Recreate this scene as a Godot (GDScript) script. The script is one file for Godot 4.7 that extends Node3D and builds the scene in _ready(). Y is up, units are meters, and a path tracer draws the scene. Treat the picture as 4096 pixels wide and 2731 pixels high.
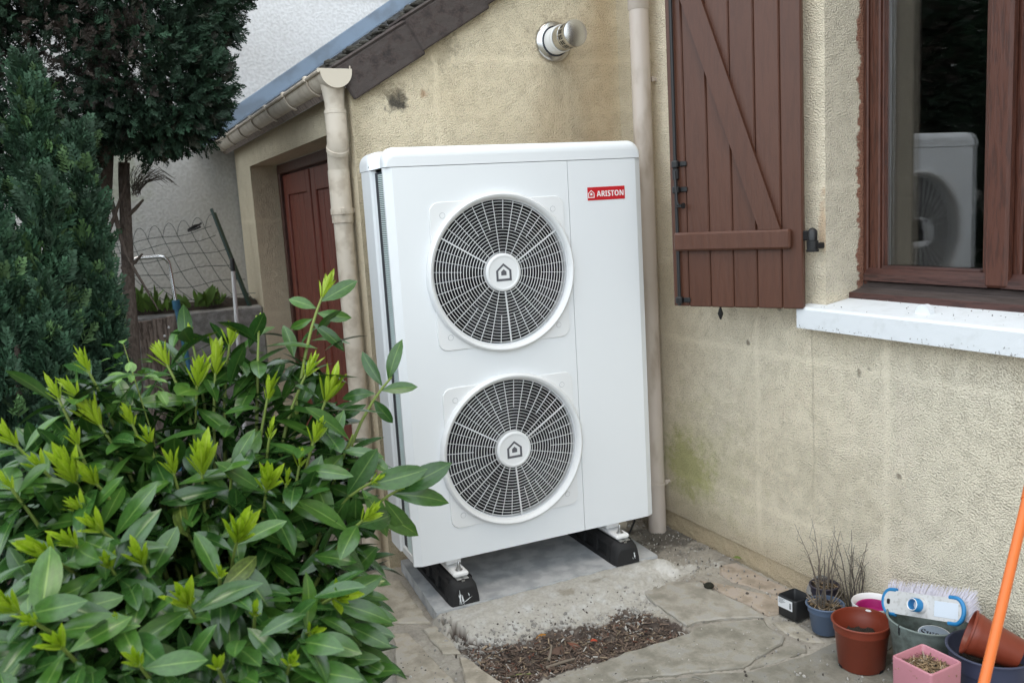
extends Node3D

var xf := Transform3D()
var rng := RandomNumberGenerator.new()
var names := {}
var nz := FastNoiseLite.new()
var nz2 := FastNoiseLite.new()

# ---------- small helpers ----------
func lin(r: float, g: float, b: float, a := 1.0) -> Color:
	var c := Color(r, g, b).linear_to_srgb()
	c.a = a
	return c

func mat(c: Color, rough := 0.8, metal := 0.0) -> StandardMaterial3D:
	var m := StandardMaterial3D.new()
	m.albedo_color = c
	m.roughness = rough
	m.metallic = metal
	return m

func tri_map(m: StandardMaterial3D, scale: Vector3, albedo: Texture2D, height: Texture2D = null, cm := 0.2) -> StandardMaterial3D:
	m.uv1_triplanar = true
	m.uv1_world_triplanar = true
	m.uv1_scale = scale
	m.uv1_triplanar_sharpness = 4.0
	if albedo:
		m.albedo_texture = albedo
	if height:
		m.heightmap_enabled = true
		m.heightmap_texture = height
		m.heightmap_scale = cm
	return m

func own_map(m: StandardMaterial3D) -> StandardMaterial3D:
	m.uv1_world_triplanar = false
	return m

func detail(m: StandardMaterial3D, t: Texture2D) -> StandardMaterial3D:
	m.detail_enabled = true
	m.detail_albedo = t
	m.detail_uv_layer = BaseMaterial3D.DETAIL_UV_2
	m.detail_blend_mode = BaseMaterial3D.BLEND_MODE_MUL
	return m

func noise(kind: int, freq: float, sd: int, oct := 3, fractal := FastNoiseLite.FRACTAL_FBM) -> FastNoiseLite:
	var n := FastNoiseLite.new()
	n.noise_type = kind
	n.frequency = freq
	n.seed = sd
	n.fractal_octaves = oct
	n.fractal_type = fractal
	return n

func tex(w: int, h: int, fn: Callable) -> ImageTexture:
	var d := PackedByteArray()
	d.resize(w * h * 3)
	var i := 0
	for y in h:
		for x in w:
			var c: Color = fn.call(x, y)
			c = c.clamp().linear_to_srgb()
			d[i] = int(c.r * 255.0)
			d[i + 1] = int(c.g * 255.0)
			d[i + 2] = int(c.b * 255.0)
			i += 3
	return ImageTexture.create_from_image(Image.create_from_data(w, h, false, Image.FORMAT_RGB8, d))

# A tile that repeats: two seamless noises added.
func tile(n: int, a: FastNoiseLite, b: FastNoiseLite, ka: float, kb: float) -> PackedByteArray:
	var da := a.get_seamless_image(n, n).get_data()
	var db := b.get_seamless_image(n, n).get_data()
	var out := PackedByteArray()
	out.resize(n * n)
	for i in n * n:
		out[i] = clampi(int(ka * da[i] + kb * db[i]), 0, 255)
	return out

func grey_tex(n: int, d: PackedByteArray) -> ImageTexture:
	return ImageTexture.create_from_image(Image.create_from_data(n, n, false, Image.FORMAT_L8, d))

func ramp_tex(n: int, d: PackedByteArray, lo: Color, hi: Color, from := 0.0, to := 1.0) -> ImageTexture:
	var lut := []
	for i in 256:
		lut.append(lo.lerp(hi, smoothstep(from, to, i / 255.0)).linear_to_srgb())
	var o := PackedByteArray()
	o.resize(n * n * 3)
	for i in n * n:
		var c: Color = lut[d[i]]
		o[i * 3] = int(clampf(c.r, 0, 1) * 255)
		o[i * 3 + 1] = int(clampf(c.g, 0, 1) * 255)
		o[i * 3 + 2] = int(clampf(c.b, 0, 1) * 255)
	return ImageTexture.create_from_image(Image.create_from_data(n, n, false, Image.FORMAT_RGB8, o))

func numbered(n: String) -> String:
	if not names.has(n):
		names[n] = 0
		return n
	names[n] += 1
	return "%s_%03d" % [n, names[n]]

func tag(o: Node3D, label: String, category: String, group := "", kind := "") -> void:
	if label:
		o.set_meta("label", label)
	if category:
		o.set_meta("category", category)
	if group:
		o.set_meta("group", group)
	if kind:
		o.set_meta("kind", kind)

func thing(called: String, label: String, category: String, at := Vector3.ZERO, turn := 0.0, group := "") -> Node3D:
	var o := Node3D.new()
	o.name = numbered(called)
	add_child(o)
	o.position = at
	o.rotation.y = turn
	tag(o, label, category, group)
	return o

func st() -> SurfaceTool:
	var s := SurfaceTool.new()
	s.begin(Mesh.PRIMITIVE_TRIANGLES)
	s.set_smooth_group(-1)
	return s

func done(s: SurfaceTool) -> ArrayMesh:
	s.generate_normals()
	return s.commit()

func put(called: String, m: Mesh, material: Material, parent: Node3D) -> MeshInstance3D:
	var o := MeshInstance3D.new()
	if parent == self:
		o.name = numbered(called)
	else:
		o.name = called
	o.mesh = m
	o.material_override = material
	parent.add_child(o, true)
	return o

func obj(called: String, s: SurfaceTool, material: Material, parent: Node3D) -> MeshInstance3D:
	return put(called, done(s), material, parent)

func tri(s: SurfaceTool, a: Vector3, b: Vector3, c: Vector3) -> void:
	s.add_vertex(xf * a)
	s.add_vertex(xf * c)
	s.add_vertex(xf * b)

func quad(s: SurfaceTool, a: Vector3, b: Vector3, c: Vector3, d: Vector3) -> void:
	tri(s, a, b, c)
	tri(s, a, c, d)

func quado(s: SurfaceTool, a: Vector3, b: Vector3, c: Vector3, d: Vector3, n: Vector3) -> void:
	if (b - a).cross(c - a).dot(n) >= 0.0:
		quad(s, a, b, c, d)
	else:
		quad(s, a, d, c, b)

func box(s: SurfaceTool, lo: Vector3, hi: Vector3, bev := 0.0) -> void:
	var c := (lo + hi) / 2.0
	var h := (hi - lo) / 2.0
	h = h.abs()
	var p := func(ax: int, sg: Vector3) -> Vector3:
		var q := h - Vector3.ONE * bev
		q[ax] = h[ax]
		return c + q * sg
	for a in 3:
		var u := (a + 1) % 3
		var w := (a + 2) % 3
		for sa in [-1.0, 1.0]:
			var q := []
			for k in [[-1, -1], [1, -1], [1, 1], [-1, 1]]:
				var sg := Vector3.ZERO
				sg[a] = sa
				sg[u] = k[0]
				sg[w] = k[1]
				q.append(p.call(a, sg))
			var n := Vector3.ZERO
			n[a] = sa
			quado(s, q[0], q[1], q[2], q[3], n)
	if bev <= 0.0:
		return
	for cc in 3:
		var a := (cc + 1) % 3
		var b := (cc + 2) % 3
		for sa in [-1.0, 1.0]:
			for sb in [-1.0, 1.0]:
				var lo_s := Vector3.ZERO
				lo_s[a] = sa
				lo_s[b] = sb
				lo_s[cc] = -1
				var hi_s := lo_s
				hi_s[cc] = 1
				quado(s, p.call(a, lo_s), p.call(a, hi_s), p.call(b, hi_s), p.call(b, lo_s), Vector3(lo_s.x, lo_s.y, lo_s.z) + Vector3(hi_s.x, hi_s.y, hi_s.z))
	for sx in [-1.0, 1.0]:
		for sy in [-1.0, 1.0]:
			for sz in [-1.0, 1.0]:
				var sg := Vector3(sx, sy, sz)
				var x: Vector3 = p.call(0, sg)
				var y: Vector3 = p.call(1, sg)
				var z: Vector3 = p.call(2, sg)
				if (y - x).cross(z - x).dot(sg) >= 0.0:
					tri(s, x, y, z)
				else:
					tri(s, x, z, y)

func ring_pt(r: float, y: float, k: int, seg: int) -> Vector3:
	var t := TAU * k / seg
	return Vector3(r * cos(t), y, r * sin(t))

# A profile of (radius, height), walked upwards on the outside, turned about y.
func lathe(s: SurfaceTool, prof: Array, seg := 40, g0 := 1) -> void:
	var g := g0
	for i in prof.size() - 1:
		var a: Vector2 = prof[i]
		var b: Vector2 = prof[i + 1]
		if i > 0 and absf((a - prof[i - 1]).angle_to(b - a)) > 0.75:
			g += 1
		s.set_smooth_group(g)
		for k in seg:
			var p0 := ring_pt(a.x, a.y, k + 1, seg)
			var p1 := ring_pt(a.x, a.y, k, seg)
			var p2 := ring_pt(b.x, b.y, k, seg)
			var p3 := ring_pt(b.x, b.y, k + 1, seg)
			if a.x > 0.0:
				tri(s, p0, p1, p2)
			if b.x > 0.0:
				tri(s, p0, p2, p3)
	s.set_smooth_group(-1)

func tube(s: SurfaceTool, pts: Array, radii: Array, seg := 8, cap := true, g := 1) -> void:
	var n := pts.size()
	var rings := []
	var t0: Vector3 = (pts[1] - pts[0]).normalized()
	var side := t0.cross(Vector3.UP if absf(t0.y) < 0.9 else Vector3.RIGHT).normalized()
	for i in n:
		var t: Vector3 = (pts[mini(i + 1, n - 1)] - pts[maxi(i - 1, 0)]).normalized()
		side = (side - t * side.dot(t)).normalized()
		var up := side.cross(t).normalized()
		var r: float = radii[mini(i, radii.size() - 1)]
		var ring := []
		for k in seg:
			var a := TAU * k / seg
			ring.append(pts[i] + (side * cos(a) + up * sin(a)) * r)
		rings.append(ring)
	s.set_smooth_group(g)
	for i in n - 1:
		for k in seg:
			var k2 := (k + 1) % seg
			var mid: Vector3 = (rings[i][k] + rings[i][k2]) / 2.0 - pts[i]
			quado(s, rings[i][k], rings[i][k2], rings[i + 1][k2], rings[i + 1][k], mid)
	s.set_smooth_group(-1)
	if cap:
		for k in seg:
			var k2 := (k + 1) % seg
			for e in [0, n - 1]:
				var d: Vector3 = pts[0] - pts[1] if e == 0 else pts[n - 1] - pts[n - 2]
				if (rings[e][k] - pts[e]).cross(rings[e][k2] - pts[e]).dot(d) > 0.0:
					tri(s, pts[e], rings[e][k], rings[e][k2])
				else:
					tri(s, pts[e], rings[e][k2], rings[e][k])

# A polygon in x, y pushed from z0 to z1.
func prism(s: SurfaceTool, poly: PackedVector2Array, z0: float, z1: float, smooth := -1) -> void:
	if Geometry2D.is_polygon_clockwise(poly):
		poly = poly.duplicate()
		poly.reverse()
	var ix := Geometry2D.triangulate_polygon(poly)
	for i in range(0, ix.size(), 3):
		var a := poly[ix[i]]
		var b := poly[ix[i + 1]]
		var c := poly[ix[i + 2]]
		if (b - a).cross(c - a) < 0.0:
			var t := b
			b = c
			c = t
		tri(s, Vector3(a.x, a.y, z1), Vector3(b.x, b.y, z1), Vector3(c.x, c.y, z1))
		tri(s, Vector3(a.x, a.y, z0), Vector3(c.x, c.y, z0), Vector3(b.x, b.y, z0))
	s.set_smooth_group(smooth)
	for i in poly.size():
		var a := poly[i]
		var b := poly[(i + 1) % poly.size()]
		quad(s, Vector3(a.x, a.y, z0), Vector3(b.x, b.y, z0), Vector3(b.x, b.y, z1), Vector3(a.x, a.y, z1))
	s.set_smooth_group(-1)

func frame(o: Vector3, x: Vector3, y: Vector3, z: Vector3) -> Transform3D:
	return Transform3D(Basis(x, y, z), o)

# Turns local y to the direction d.
func along(o: Vector3, d: Vector3, roll := 0.0) -> Transform3D:
	var y := d.normalized()
	var x := y.cross(Vector3(0.31, 0.2, 0.93)).normalized()
	if absf(y.dot(Vector3(0.31, 0.2, 0.93))) > 0.95:
		x = y.cross(Vector3.RIGHT).normalized()
	x = x.rotated(y, roll)
	return Transform3D(Basis(x, y, x.cross(y)), o)

func multi(called: String, m: Mesh, material: Material, where: Array, colors: Array, parent: Node3D) -> MultiMeshInstance3D:
	var mm := MultiMesh.new()
	mm.transform_format = MultiMesh.TRANSFORM_3D
	mm.use_colors = not colors.is_empty()
	mm.mesh = m
	mm.instance_count = where.size()
	for i in where.size():
		mm.set_instance_transform(i, where[i])
		if not colors.is_empty():
			mm.set_instance_color(i, colors[i])
	var o := MultiMeshInstance3D.new()
	o.name = numbered(called) if parent == self else called
	o.multimesh = mm
	o.material_override = material
	parent.add_child(o, true)
	o.set_meta("kind", "stuff")
	return o

func rv(k := 1.0) -> Vector3:
	return Vector3(rng.randf_range(-1, 1), rng.randf_range(-1, 1), rng.randf_range(-1, 1)) * k

func text(called: String, words: String, size: float, depth: float, material: Material, parent: Node3D, t: Transform3D, face := "Droid Sans", bold := false) -> MeshInstance3D:
	var f := SystemFont.new()
	f.font_names = PackedStringArray([face])
	if bold:
		f.font_weight = 700
	var m := TextMesh.new()
	m.font = f
	m.font_size = 64
	m.pixel_size = size / 64.0
	m.depth = depth
	m.text = words
	var o := put(called, m, material, parent)
	o.transform = t
	return o

var M := {}
var yard := []      # heights of the yard, 221 x 251

func yard_y(x: float, z: float) -> float:
	var i := clampi(roundi((x + 1.8) / 1.8 * 220.0), 0, 220)
	var j := clampi(roundi(z / 2.04 * 250.0), 0, 250)
	return yard[j * 221 + i]


func materials() -> void:
	nz = noise(FastNoiseLite.TYPE_SIMPLEX_SMOOTH, 1.0, 7, 4)
	nz2 = noise(FastNoiseLite.TYPE_SIMPLEX_SMOOTH, 1.0, 23, 3)
	# roughcast render: relief tile of 0.6 m, dirt in its hollows
	var a := noise(FastNoiseLite.TYPE_SIMPLEX_SMOOTH, 0.08, 3, 2)
	var b := noise(FastNoiseLite.TYPE_SIMPLEX_SMOOTH, 0.02, 5, 4)
	var d := tile(1024, a, b, 0.96, 0.05)
	# trowelling: the relief is stronger in some places than in others
	var amp := noise(FastNoiseLite.TYPE_SIMPLEX_SMOOTH, 0.008, 17, 3).get_seamless_image(1024, 1024).get_data()
	var rough := d.duplicate()
	for i in d.size():
		rough[i] = clampi(134 + int((d[i] - 134) * (0.8 + 0.4 * smoothstep(50.0, 210.0, amp[i]))), 0, 255)
	var relief := grey_tex(1024, rough)
	M.relief = relief
	M.cream = tri_map(mat(Color.WHITE, 0.95), Vector3.ONE / 0.6, ramp_tex(1024, d, Color(0.525, 0.45, 0.315), Color(0.82, 0.715, 0.525), 0.08, 0.5), relief, 0.85)
	M.cream_side = M.cream.duplicate()
	M.cream_main = M.cream.duplicate()
	M.cream_main.albedo_texture = ramp_tex(1024, d, Color(0.56, 0.49, 0.37), Color(0.86, 0.765, 0.595), 0.08, 0.5)
	M.cream_jamb = M.cream_main.duplicate()
	var lump := tile(1024, noise(FastNoiseLite.TYPE_SIMPLEX_SMOOTH, 0.038, 15, 5), b, 0.8, 0.2)
	M.grey_wall = tri_map(mat(Color.WHITE, 0.95), Vector3.ONE / 1.1, ramp_tex(1024, lump, Color(0.67, 0.655, 0.645), Color(0.78, 0.77, 0.765), 0.2, 0.75), grey_tex(1024, lump), 0.3)
	# fine mixed grain for stone, mortar, soil, plastic, tiles
	var g1 := noise(FastNoiseLite.TYPE_SIMPLEX_SMOOTH, 0.012, 31, 6)
	var g2 := noise(FastNoiseLite.TYPE_CELLULAR, 0.11, 33, 3)
	var e := tile(1024, g1, g2, 0.72, 0.34)
	var grain := grey_tex(1024, e)
	M.grain = grain
	var speck := ramp_tex(1024, e, Color(0.55, 0.54, 0.52), Color(1.0, 0.99, 0.97), 0.2, 0.75)
	M.mortar = tri_map(mat(Color.WHITE, 0.95), Vector3.ONE / 0.22, ramp_tex(1024, e, Color(0.84, 0.835, 0.82), Color(1.0, 1.0, 0.99), 0.2, 0.7), grain, 0.16)
	M.mortar.vertex_color_use_as_albedo = true
	M.flag = []
	for c in [Color(0.37, 0.35, 0.32), Color(0.42, 0.355, 0.305), Color(0.43, 0.39, 0.34), Color(0.31, 0.295, 0.265), Color(0.42, 0.39, 0.345), Color(0.235, 0.225, 0.2)]:
		M.flag.append(tri_map(mat(lin(c.r, c.g, c.b), 0.8), Vector3.ONE / 0.7, ramp_tex(512, tile(512, noise(FastNoiseLite.TYPE_SIMPLEX_SMOOTH, 0.013, 41 + M.flag.size(), 6), g2, 0.85, 0.18), Color(0.66, 0.65, 0.59), Color(1.2, 1.16, 1.1), 0.1, 0.9), grain, 0.35))
	M.slab = tri_map(mat(lin(0.46, 0.47, 0.48), 0.85), Vector3.ONE / 0.6, ramp_tex(512, tile(512, noise(FastNoiseLite.TYPE_SIMPLEX_SMOOTH, 0.01, 61, 5), g2, 0.9, 0.1), Color(0.72, 0.73, 0.75), Color(1.05, 1.05, 1.05), 0.25, 0.75), grain, 0.08)
	M.roof_tile = tri_map(mat(lin(0.07, 0.057, 0.053), 0.95), Vector3.ONE / 0.5, ramp_tex(512, tile(512, noise(FastNoiseLite.TYPE_SIMPLEX_SMOOTH, 0.011, 71, 5), g2, 0.8, 0.3), Color(0.5, 0.52, 0.54), Color(1.75, 1.5, 1.45), 0.1, 0.95), grain, 0.7)
	M.moss = tri_map(mat(lin(0.075, 0.07, 0.055), 1.0), Vector3.ONE / 0.2, speck, grain, 0.8)
	M.soil = tri_map(mat(lin(0.06, 0.045, 0.035), 1.0), Vector3.ONE / 0.12, ramp_tex(512, tile(512, noise(FastNoiseLite.TYPE_SIMPLEX_SMOOTH, 0.05, 81, 4), g2, 0.5, 0.5), Color(0.35, 0.33, 0.3), Color(1.6, 1.5, 1.4), 0.25, 0.8), grain, 0.9)
	M.low_wall = tri_map(mat(lin(0.34, 0.335, 0.33), 0.95), Vector3.ONE / 0.9, speck, grain, 0.4)
	# woods: grain that runs along y
	var w1 := noise(FastNoiseLite.TYPE_SIMPLEX_SMOOTH, 0.02, 91, 5)
	var w2 := noise(FastNoiseLite.TYPE_SIMPLEX_SMOOTH, 0.09, 93, 2)
	var wd := tile(512, w1, w2, 0.75, 0.3)
	var wg := grey_tex(512, wd)
	var ws := ramp_tex(512, wd, Color(0.68, 0.66, 0.64), Color(1.12, 1.1, 1.08), 0.25, 0.75)
	var soft := ramp_tex(512, wd, Color(0.88, 0.87, 0.86), Color(1.06, 1.05, 1.05), 0.2, 0.8)
	M.shutter = own_map(tri_map(mat(lin(0.085, 0.03, 0.015), 0.45), Vector3(4.5, 0.5, 4.5), soft, wg, 0.09))
	M.shutter_b = M.shutter.duplicate()
	M.shutter_b.albedo_color = lin(0.092, 0.033, 0.017)
	M.window_wood = own_map(tri_map(mat(lin(0.09, 0.03, 0.018), 0.5), Vector3(7, 0.7, 7), ramp_tex(512, wd, Color(0.6, 0.6, 0.6), Color(1.7, 1.5, 1.3), 0.25, 0.9), wg, 0.14))
	M.window_rail = own_map(tri_map(mat(lin(0.068, 0.027, 0.021), 0.55), Vector3(7, 7, 0.7), ramp_tex(512, wd, Color(0.6, 0.6, 0.6), Color(2.3, 2.0, 1.8), 0.3, 0.9), wg, 0.2))
	M.grey_rail = own_map(tri_map(mat(lin(0.075, 0.055, 0.05), 0.8), Vector3(7, 7, 0.7), ws, wg, 0.2))
	M.door = own_map(tri_map(mat(lin(0.225, 0.058, 0.038), 0.45), Vector3(6, 0.4, 6), ramp_tex(512, wd, Color(0.6, 0.6, 0.6), Color(1.25, 1.2, 1.2), 0.2, 0.8), wg, 0.06))
	M.old_board = own_map(tri_map(mat(lin(0.25, 0.2, 0.17), 0.95), Vector3(4, 0.7, 4), ramp_tex(512, wd, Color(0.35, 0.33, 0.31), Color(1.3, 1.3, 1.3), 0.25, 0.75), wg, 0.4))
	M.bark = own_map(tri_map(mat(lin(0.13, 0.1, 0.083), 0.95), Vector3(6, 2.5, 6), ws, wg, 0.9))
	# plain ones
	M.white = mat(lin(0.79, 0.815, 0.84), 0.35)
	M.white_plain = mat(lin(0.76, 0.76, 0.76), 0.4)
	M.grille = mat(lin(0.78, 0.79, 0.8), 0.4)
	M.dark = mat(lin(0.006, 0.006, 0.01), 0.6)
	
	M.emblem = mat(lin(0.1, 0.1, 0.115), 0.5)
	M.badge = mat(lin(0.55, 0.012, 0.02), 0.4)
	M.badge_white = mat(lin(0.85, 0.85, 0.85), 0.5)
	M.coil_back = mat(lin(0.006, 0.03, 0.04), 0.5)
	M.fin = mat(lin(0.72, 0.84, 0.84), 0.35)
	M.plate_dark = mat(lin(0.03, 0.033, 0.045), 0.5, 0.4)
	M.groove = mat(lin(0.3, 0.31, 0.33), 0.6)
	M.rubber = tri_map(mat(lin(0.013, 0.013, 0.014), 0.75), Vector3.ONE / 0.3, null, grain, 0.12)
	M.alu = mat(lin(0.55, 0.55, 0.54), 0.35, 1.0)
	M.zinc_bolt = mat(lin(0.5, 0.5, 0.5), 0.3, 1.0)
	M.steel = tri_map(mat(lin(0.56, 0.55, 0.53), 0.24, 1.0), Vector3.ONE / 0.25, null, null)
	M.pvc = tri_map(mat(Color.WHITE, 0.42), Vector3.ONE / 0.55, ramp_tex(512, tile(512, noise(FastNoiseLite.TYPE_SIMPLEX_SMOOTH, 0.012, 101, 5), g2, 0.95, 0.05), Color(0.47, 0.4, 0.32), Color(0.6, 0.53, 0.44), 0.2, 0.6))
	M.pvc_clean = mat(lin(0.58, 0.52, 0.43), 0.4)
	M.pvc_corner = tri_map(mat(Color.WHITE, 0.4), Vector3(1.1, 0.4, 1.1), ramp_tex(512, tile(512, noise(FastNoiseLite.TYPE_SIMPLEX_SMOOTH, 0.012, 103, 5), g2, 0.95, 0.05), Color(0.4, 0.33, 0.27), Color(0.56, 0.49, 0.43), 0.15, 0.5))
	M.flash = tri_map(mat(lin(0.2, 0.26, 0.33), 0.5, 0.2), Vector3.ONE / 1.6, M.pvc.albedo_texture)
	M.flash.albedo_color = lin(0.36, 0.52, 0.8)
	M.iron = mat(lin(0.012, 0.012, 0.013), 0.45)
	M.sill = tri_map(mat(lin(0.72, 0.745, 0.77), 0.6), Vector3.ONE / 0.5, ramp_tex(512, tile(512, noise(FastNoiseLite.TYPE_SIMPLEX_SMOOTH, 0.014, 111, 6), g2, 0.9, 0.1), Color(0.93, 0.93, 0.92), Color(1.0, 1.0, 1.0), 0.15, 0.45), grain, 0.1)
	M.glass = mat(Color(0, 0, 0, 0.0), 0.01)
	M.glass.transparency = BaseMaterial3D.TRANSPARENCY_ALPHA
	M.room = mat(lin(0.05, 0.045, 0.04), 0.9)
	M.green_wire = mat(lin(0.035, 0.05, 0.045), 0.5, 0.3)
	M.green_post = mat(lin(0.015, 0.04, 0.03), 0.5)
	M.chrome = mat(lin(0.7, 0.7, 0.7), 0.22, 1.0)
	M.blue_paint = mat(lin(0.03, 0.13, 0.22), 0.5)
	M.terracotta = tri_map(mat(lin(0.2, 0.035, 0.016), 0.4), Vector3.ONE / 0.4, ramp_tex(512, e.slice(0, 512 * 512), Color(0.85, 0.85, 0.85), Color(1.05, 1.05, 1.05), 0.2, 0.7))
	M.pot_blue = mat(lin(0.085, 0.125, 0.2), 0.45)
	M.pot_navy = mat(lin(0.04, 0.047, 0.085), 0.42)
	M.pot_purple = mat(lin(0.035, 0.03, 0.045), 0.5)
	M.pot_black = mat(lin(0.02, 0.021, 0.023), 0.5)
	M.pot_grey = tri_map(mat(lin(0.2, 0.25, 0.24), 0.5), Vector3.ONE / 0.4, speck)
	M.pink = mat(lin(0.47, 0.2, 0.24), 0.35)
	M.magenta = mat(lin(0.33, 0.01, 0.13), 0.4)
	M.orange = mat(lin(0.66, 0.15, 0.028), 0.45)
	M.blue_rim = mat(lin(0.02, 0.2, 0.45), 0.4)
	M.dirty_white = tri_map(mat(lin(0.58, 0.58, 0.58), 0.5), Vector3.ONE / 0.3, ramp_tex(512, tile(512, noise(FastNoiseLite.TYPE_SIMPLEX_SMOOTH, 0.03, 121, 4), g2, 0.8, 0.2), Color(0.8, 0.79, 0.77), Color(1.05, 1.05, 1.05), 0.2, 0.5))
	M.paper = mat(lin(0.72, 0.73, 0.75), 0.7)
	M.bristle = mat(lin(0.66, 0.64, 0.72), 0.6)
	M.ink = mat(lin(0.02, 0.02, 0.03), 0.7)
	M.twig = mat(lin(0.2, 0.165, 0.13), 0.9)
	M.twig_dark = mat(lin(0.1, 0.083, 0.068), 0.9)
	M.straw = mat(lin(0.24, 0.17, 0.09), 0.9)
	M.tint = mat(Color.WHITE, 0.9)
	M.tint.vertex_color_use_as_albedo = true

func blot(x: float, y: float, cx: float, cy: float, rx: float, ry: float, rough := 0.5, sd := 0.0) -> float:
	var q := Vector2((x - cx) / rx, (y - cy) / ry).length()
	q += rough * nz.get_noise_2d(x * 9.0 + sd, y * 9.0) + rough * 0.6 * nz2.get_noise_2d(x * 40.0 + sd, y * 40.0)
	return 1.0 - smoothstep(0.35, 1.0, q)

# stains on the gable wall: x from -1.25 to 0, y from 0 to 2.75
func gable_stains(px: int, py: int) -> Color:
	var x := -1.25 + 1.25 * px / 511.0
	var y := 2.75 * (1.0 - py / 1023.0)
	var c := Color(1, 1, 1)
	var n := nz.get_noise_2d(x * 1.6, y * 1.6)
	c = c.lerp(Color(0.82, 0.78, 0.72), clampf(0.2 + 1.3 * n, 0, 1) * 0.45)
	c = c.lerp(Color(0.09, 0.09, 0.1), 0.95 * blot(x, y, -1.045, 1.915, 0.058, 0.052, 0.55))
	c = c.lerp(Color(0.4, 0.38, 0.35), 0.7 * blot(x, y, -1.1, 1.945, 0.1, 0.05, 0.6, 4.0))
	c = c.lerp(Color(0.45, 0.43, 0.4), 0.6 * blot(x, y, -0.84, 2.1, 0.1, 0.07, 0.8, 9.0))
	c = c.lerp(Color(0.62, 0.46, 0.38), 0.8 * blot(x, y, -0.93, 1.935, 0.03, 0.02, 0.8, 2.0))
	# dust round the flue and the run below it
	c = c.lerp(Color(0.52, 0.46, 0.42), 0.75 * blot(x, y, -0.325, 2.15, 0.125, 0.125, 0.55, 6.0))
	c = c.lerp(Color(0.68, 0.61, 0.54), 0.7 * (1.0 - smoothstep(0.02, 0.22, absf(x + 0.3 + 0.1 * n))) * smoothstep(2.2, 1.9, y))
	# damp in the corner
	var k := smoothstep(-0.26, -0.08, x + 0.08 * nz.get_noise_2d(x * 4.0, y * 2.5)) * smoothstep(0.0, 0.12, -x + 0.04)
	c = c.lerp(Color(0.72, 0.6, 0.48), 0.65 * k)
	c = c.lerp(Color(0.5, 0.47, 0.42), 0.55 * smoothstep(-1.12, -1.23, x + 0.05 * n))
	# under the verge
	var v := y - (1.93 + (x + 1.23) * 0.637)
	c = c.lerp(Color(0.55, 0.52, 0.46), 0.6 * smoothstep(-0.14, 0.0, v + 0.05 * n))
	return c

# stains on the window wall: z from 0 to 3, y from 0 to 3
func main_stains(px: int, py: int) -> Color:
	var z := 3.0 * px / 1023.0
	var y := 3.0 * (1.0 - py / 1023.0)
	var c := Color(1, 1, 1)
	var n := nz.get_noise_2d(z * 1.8 + 40.0, y * 1.8)
	c = c.lerp(Color(0.88, 0.85, 0.79), clampf(0.2 + 1.4 * n, 0, 1) * 0.3)
	c = c.lerp(Color(0.5, 0.57, 0.2), 0.85 * blot(z, y, 0.62, 0.285, 0.17, 0.17, 0.4))
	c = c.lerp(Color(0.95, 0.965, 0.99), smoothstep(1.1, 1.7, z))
	c = c.lerp(Color(0.8, 0.82, 0.66), 0.4 * blot(z, y, 0.66, 0.3, 0.34, 0.3, 0.6, 3.0))
	c = c.lerp(Color(0.8, 0.8, 0.78), 0.6 * blot(z, y, 1.25, 0.42, 0.34, 0.2, 0.7, 8.0))
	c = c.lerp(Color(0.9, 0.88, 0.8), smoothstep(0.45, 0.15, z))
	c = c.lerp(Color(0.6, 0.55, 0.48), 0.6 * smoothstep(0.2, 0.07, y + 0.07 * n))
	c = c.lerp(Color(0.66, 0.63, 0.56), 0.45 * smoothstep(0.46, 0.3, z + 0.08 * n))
	c = c.lerp(Color(0.62, 0.6, 0.55), 0.55 * (1.0 - smoothstep(0.0015, 0.004, absf(z - 1.17 - 0.006 * nz.get_noise_2d(3.0, y * 5.0)))) * smoothstep(0.25, 0.4, y) * smoothstep(1.0, 0.95, y))
	for q in [[1.36, 0.86], [1.4, 0.88], [1.05, 0.93], [0.92, 0.8], [1.52, 0.55]]:
		c = c.lerp(Color(0.3, 0.28, 0.26), 0.8 * blot(z, y, q[0], q[1], 0.012, 0.016, 0.9, q[0] * 20.0))
	# drips under the sill
	c = c.lerp(Color(0.72, 0.69, 0.62), 0.25 * smoothstep(0.84, 0.99, y + 0.12 * nz2.get_noise_2d(z * 14.0, 0.0)) * smoothstep(1.06, 1.03, y) * smoothstep(0.3, 0.6, z))
	c = c.lerp(Color(0.75, 0.5, 0.33), 0.5 * blot(z, y, 1.21, 1.2, 0.02, 0.12, 0.5, 5.0))
	return c

# the reveal beside the window frame: u from the wall face (0) to the frame (1)
func jamb_stains(px: int, py: int) -> Color:
	var u := px / 127.0
	var y := 1.0 + 2.0 * (1.0 - py / 1023.0)
	var c := Color(0.86, 0.87, 0.88)
	var edge := 0.86 + 0.1 * nz.get_noise_2d(1.0, y * 11.0) + 0.06 * nz2.get_noise_2d(u * 6.0, y * 50.0)
	c = c.lerp(Color(0.3, 0.11, 0.075), 0.9 * smoothstep(edge - 0.04, edge + 0.04, u))
	c = c.lerp(Color(0.95, 0.93, 0.9), 0.6 * smoothstep(1.13, 1.09, y))
	return c

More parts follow.
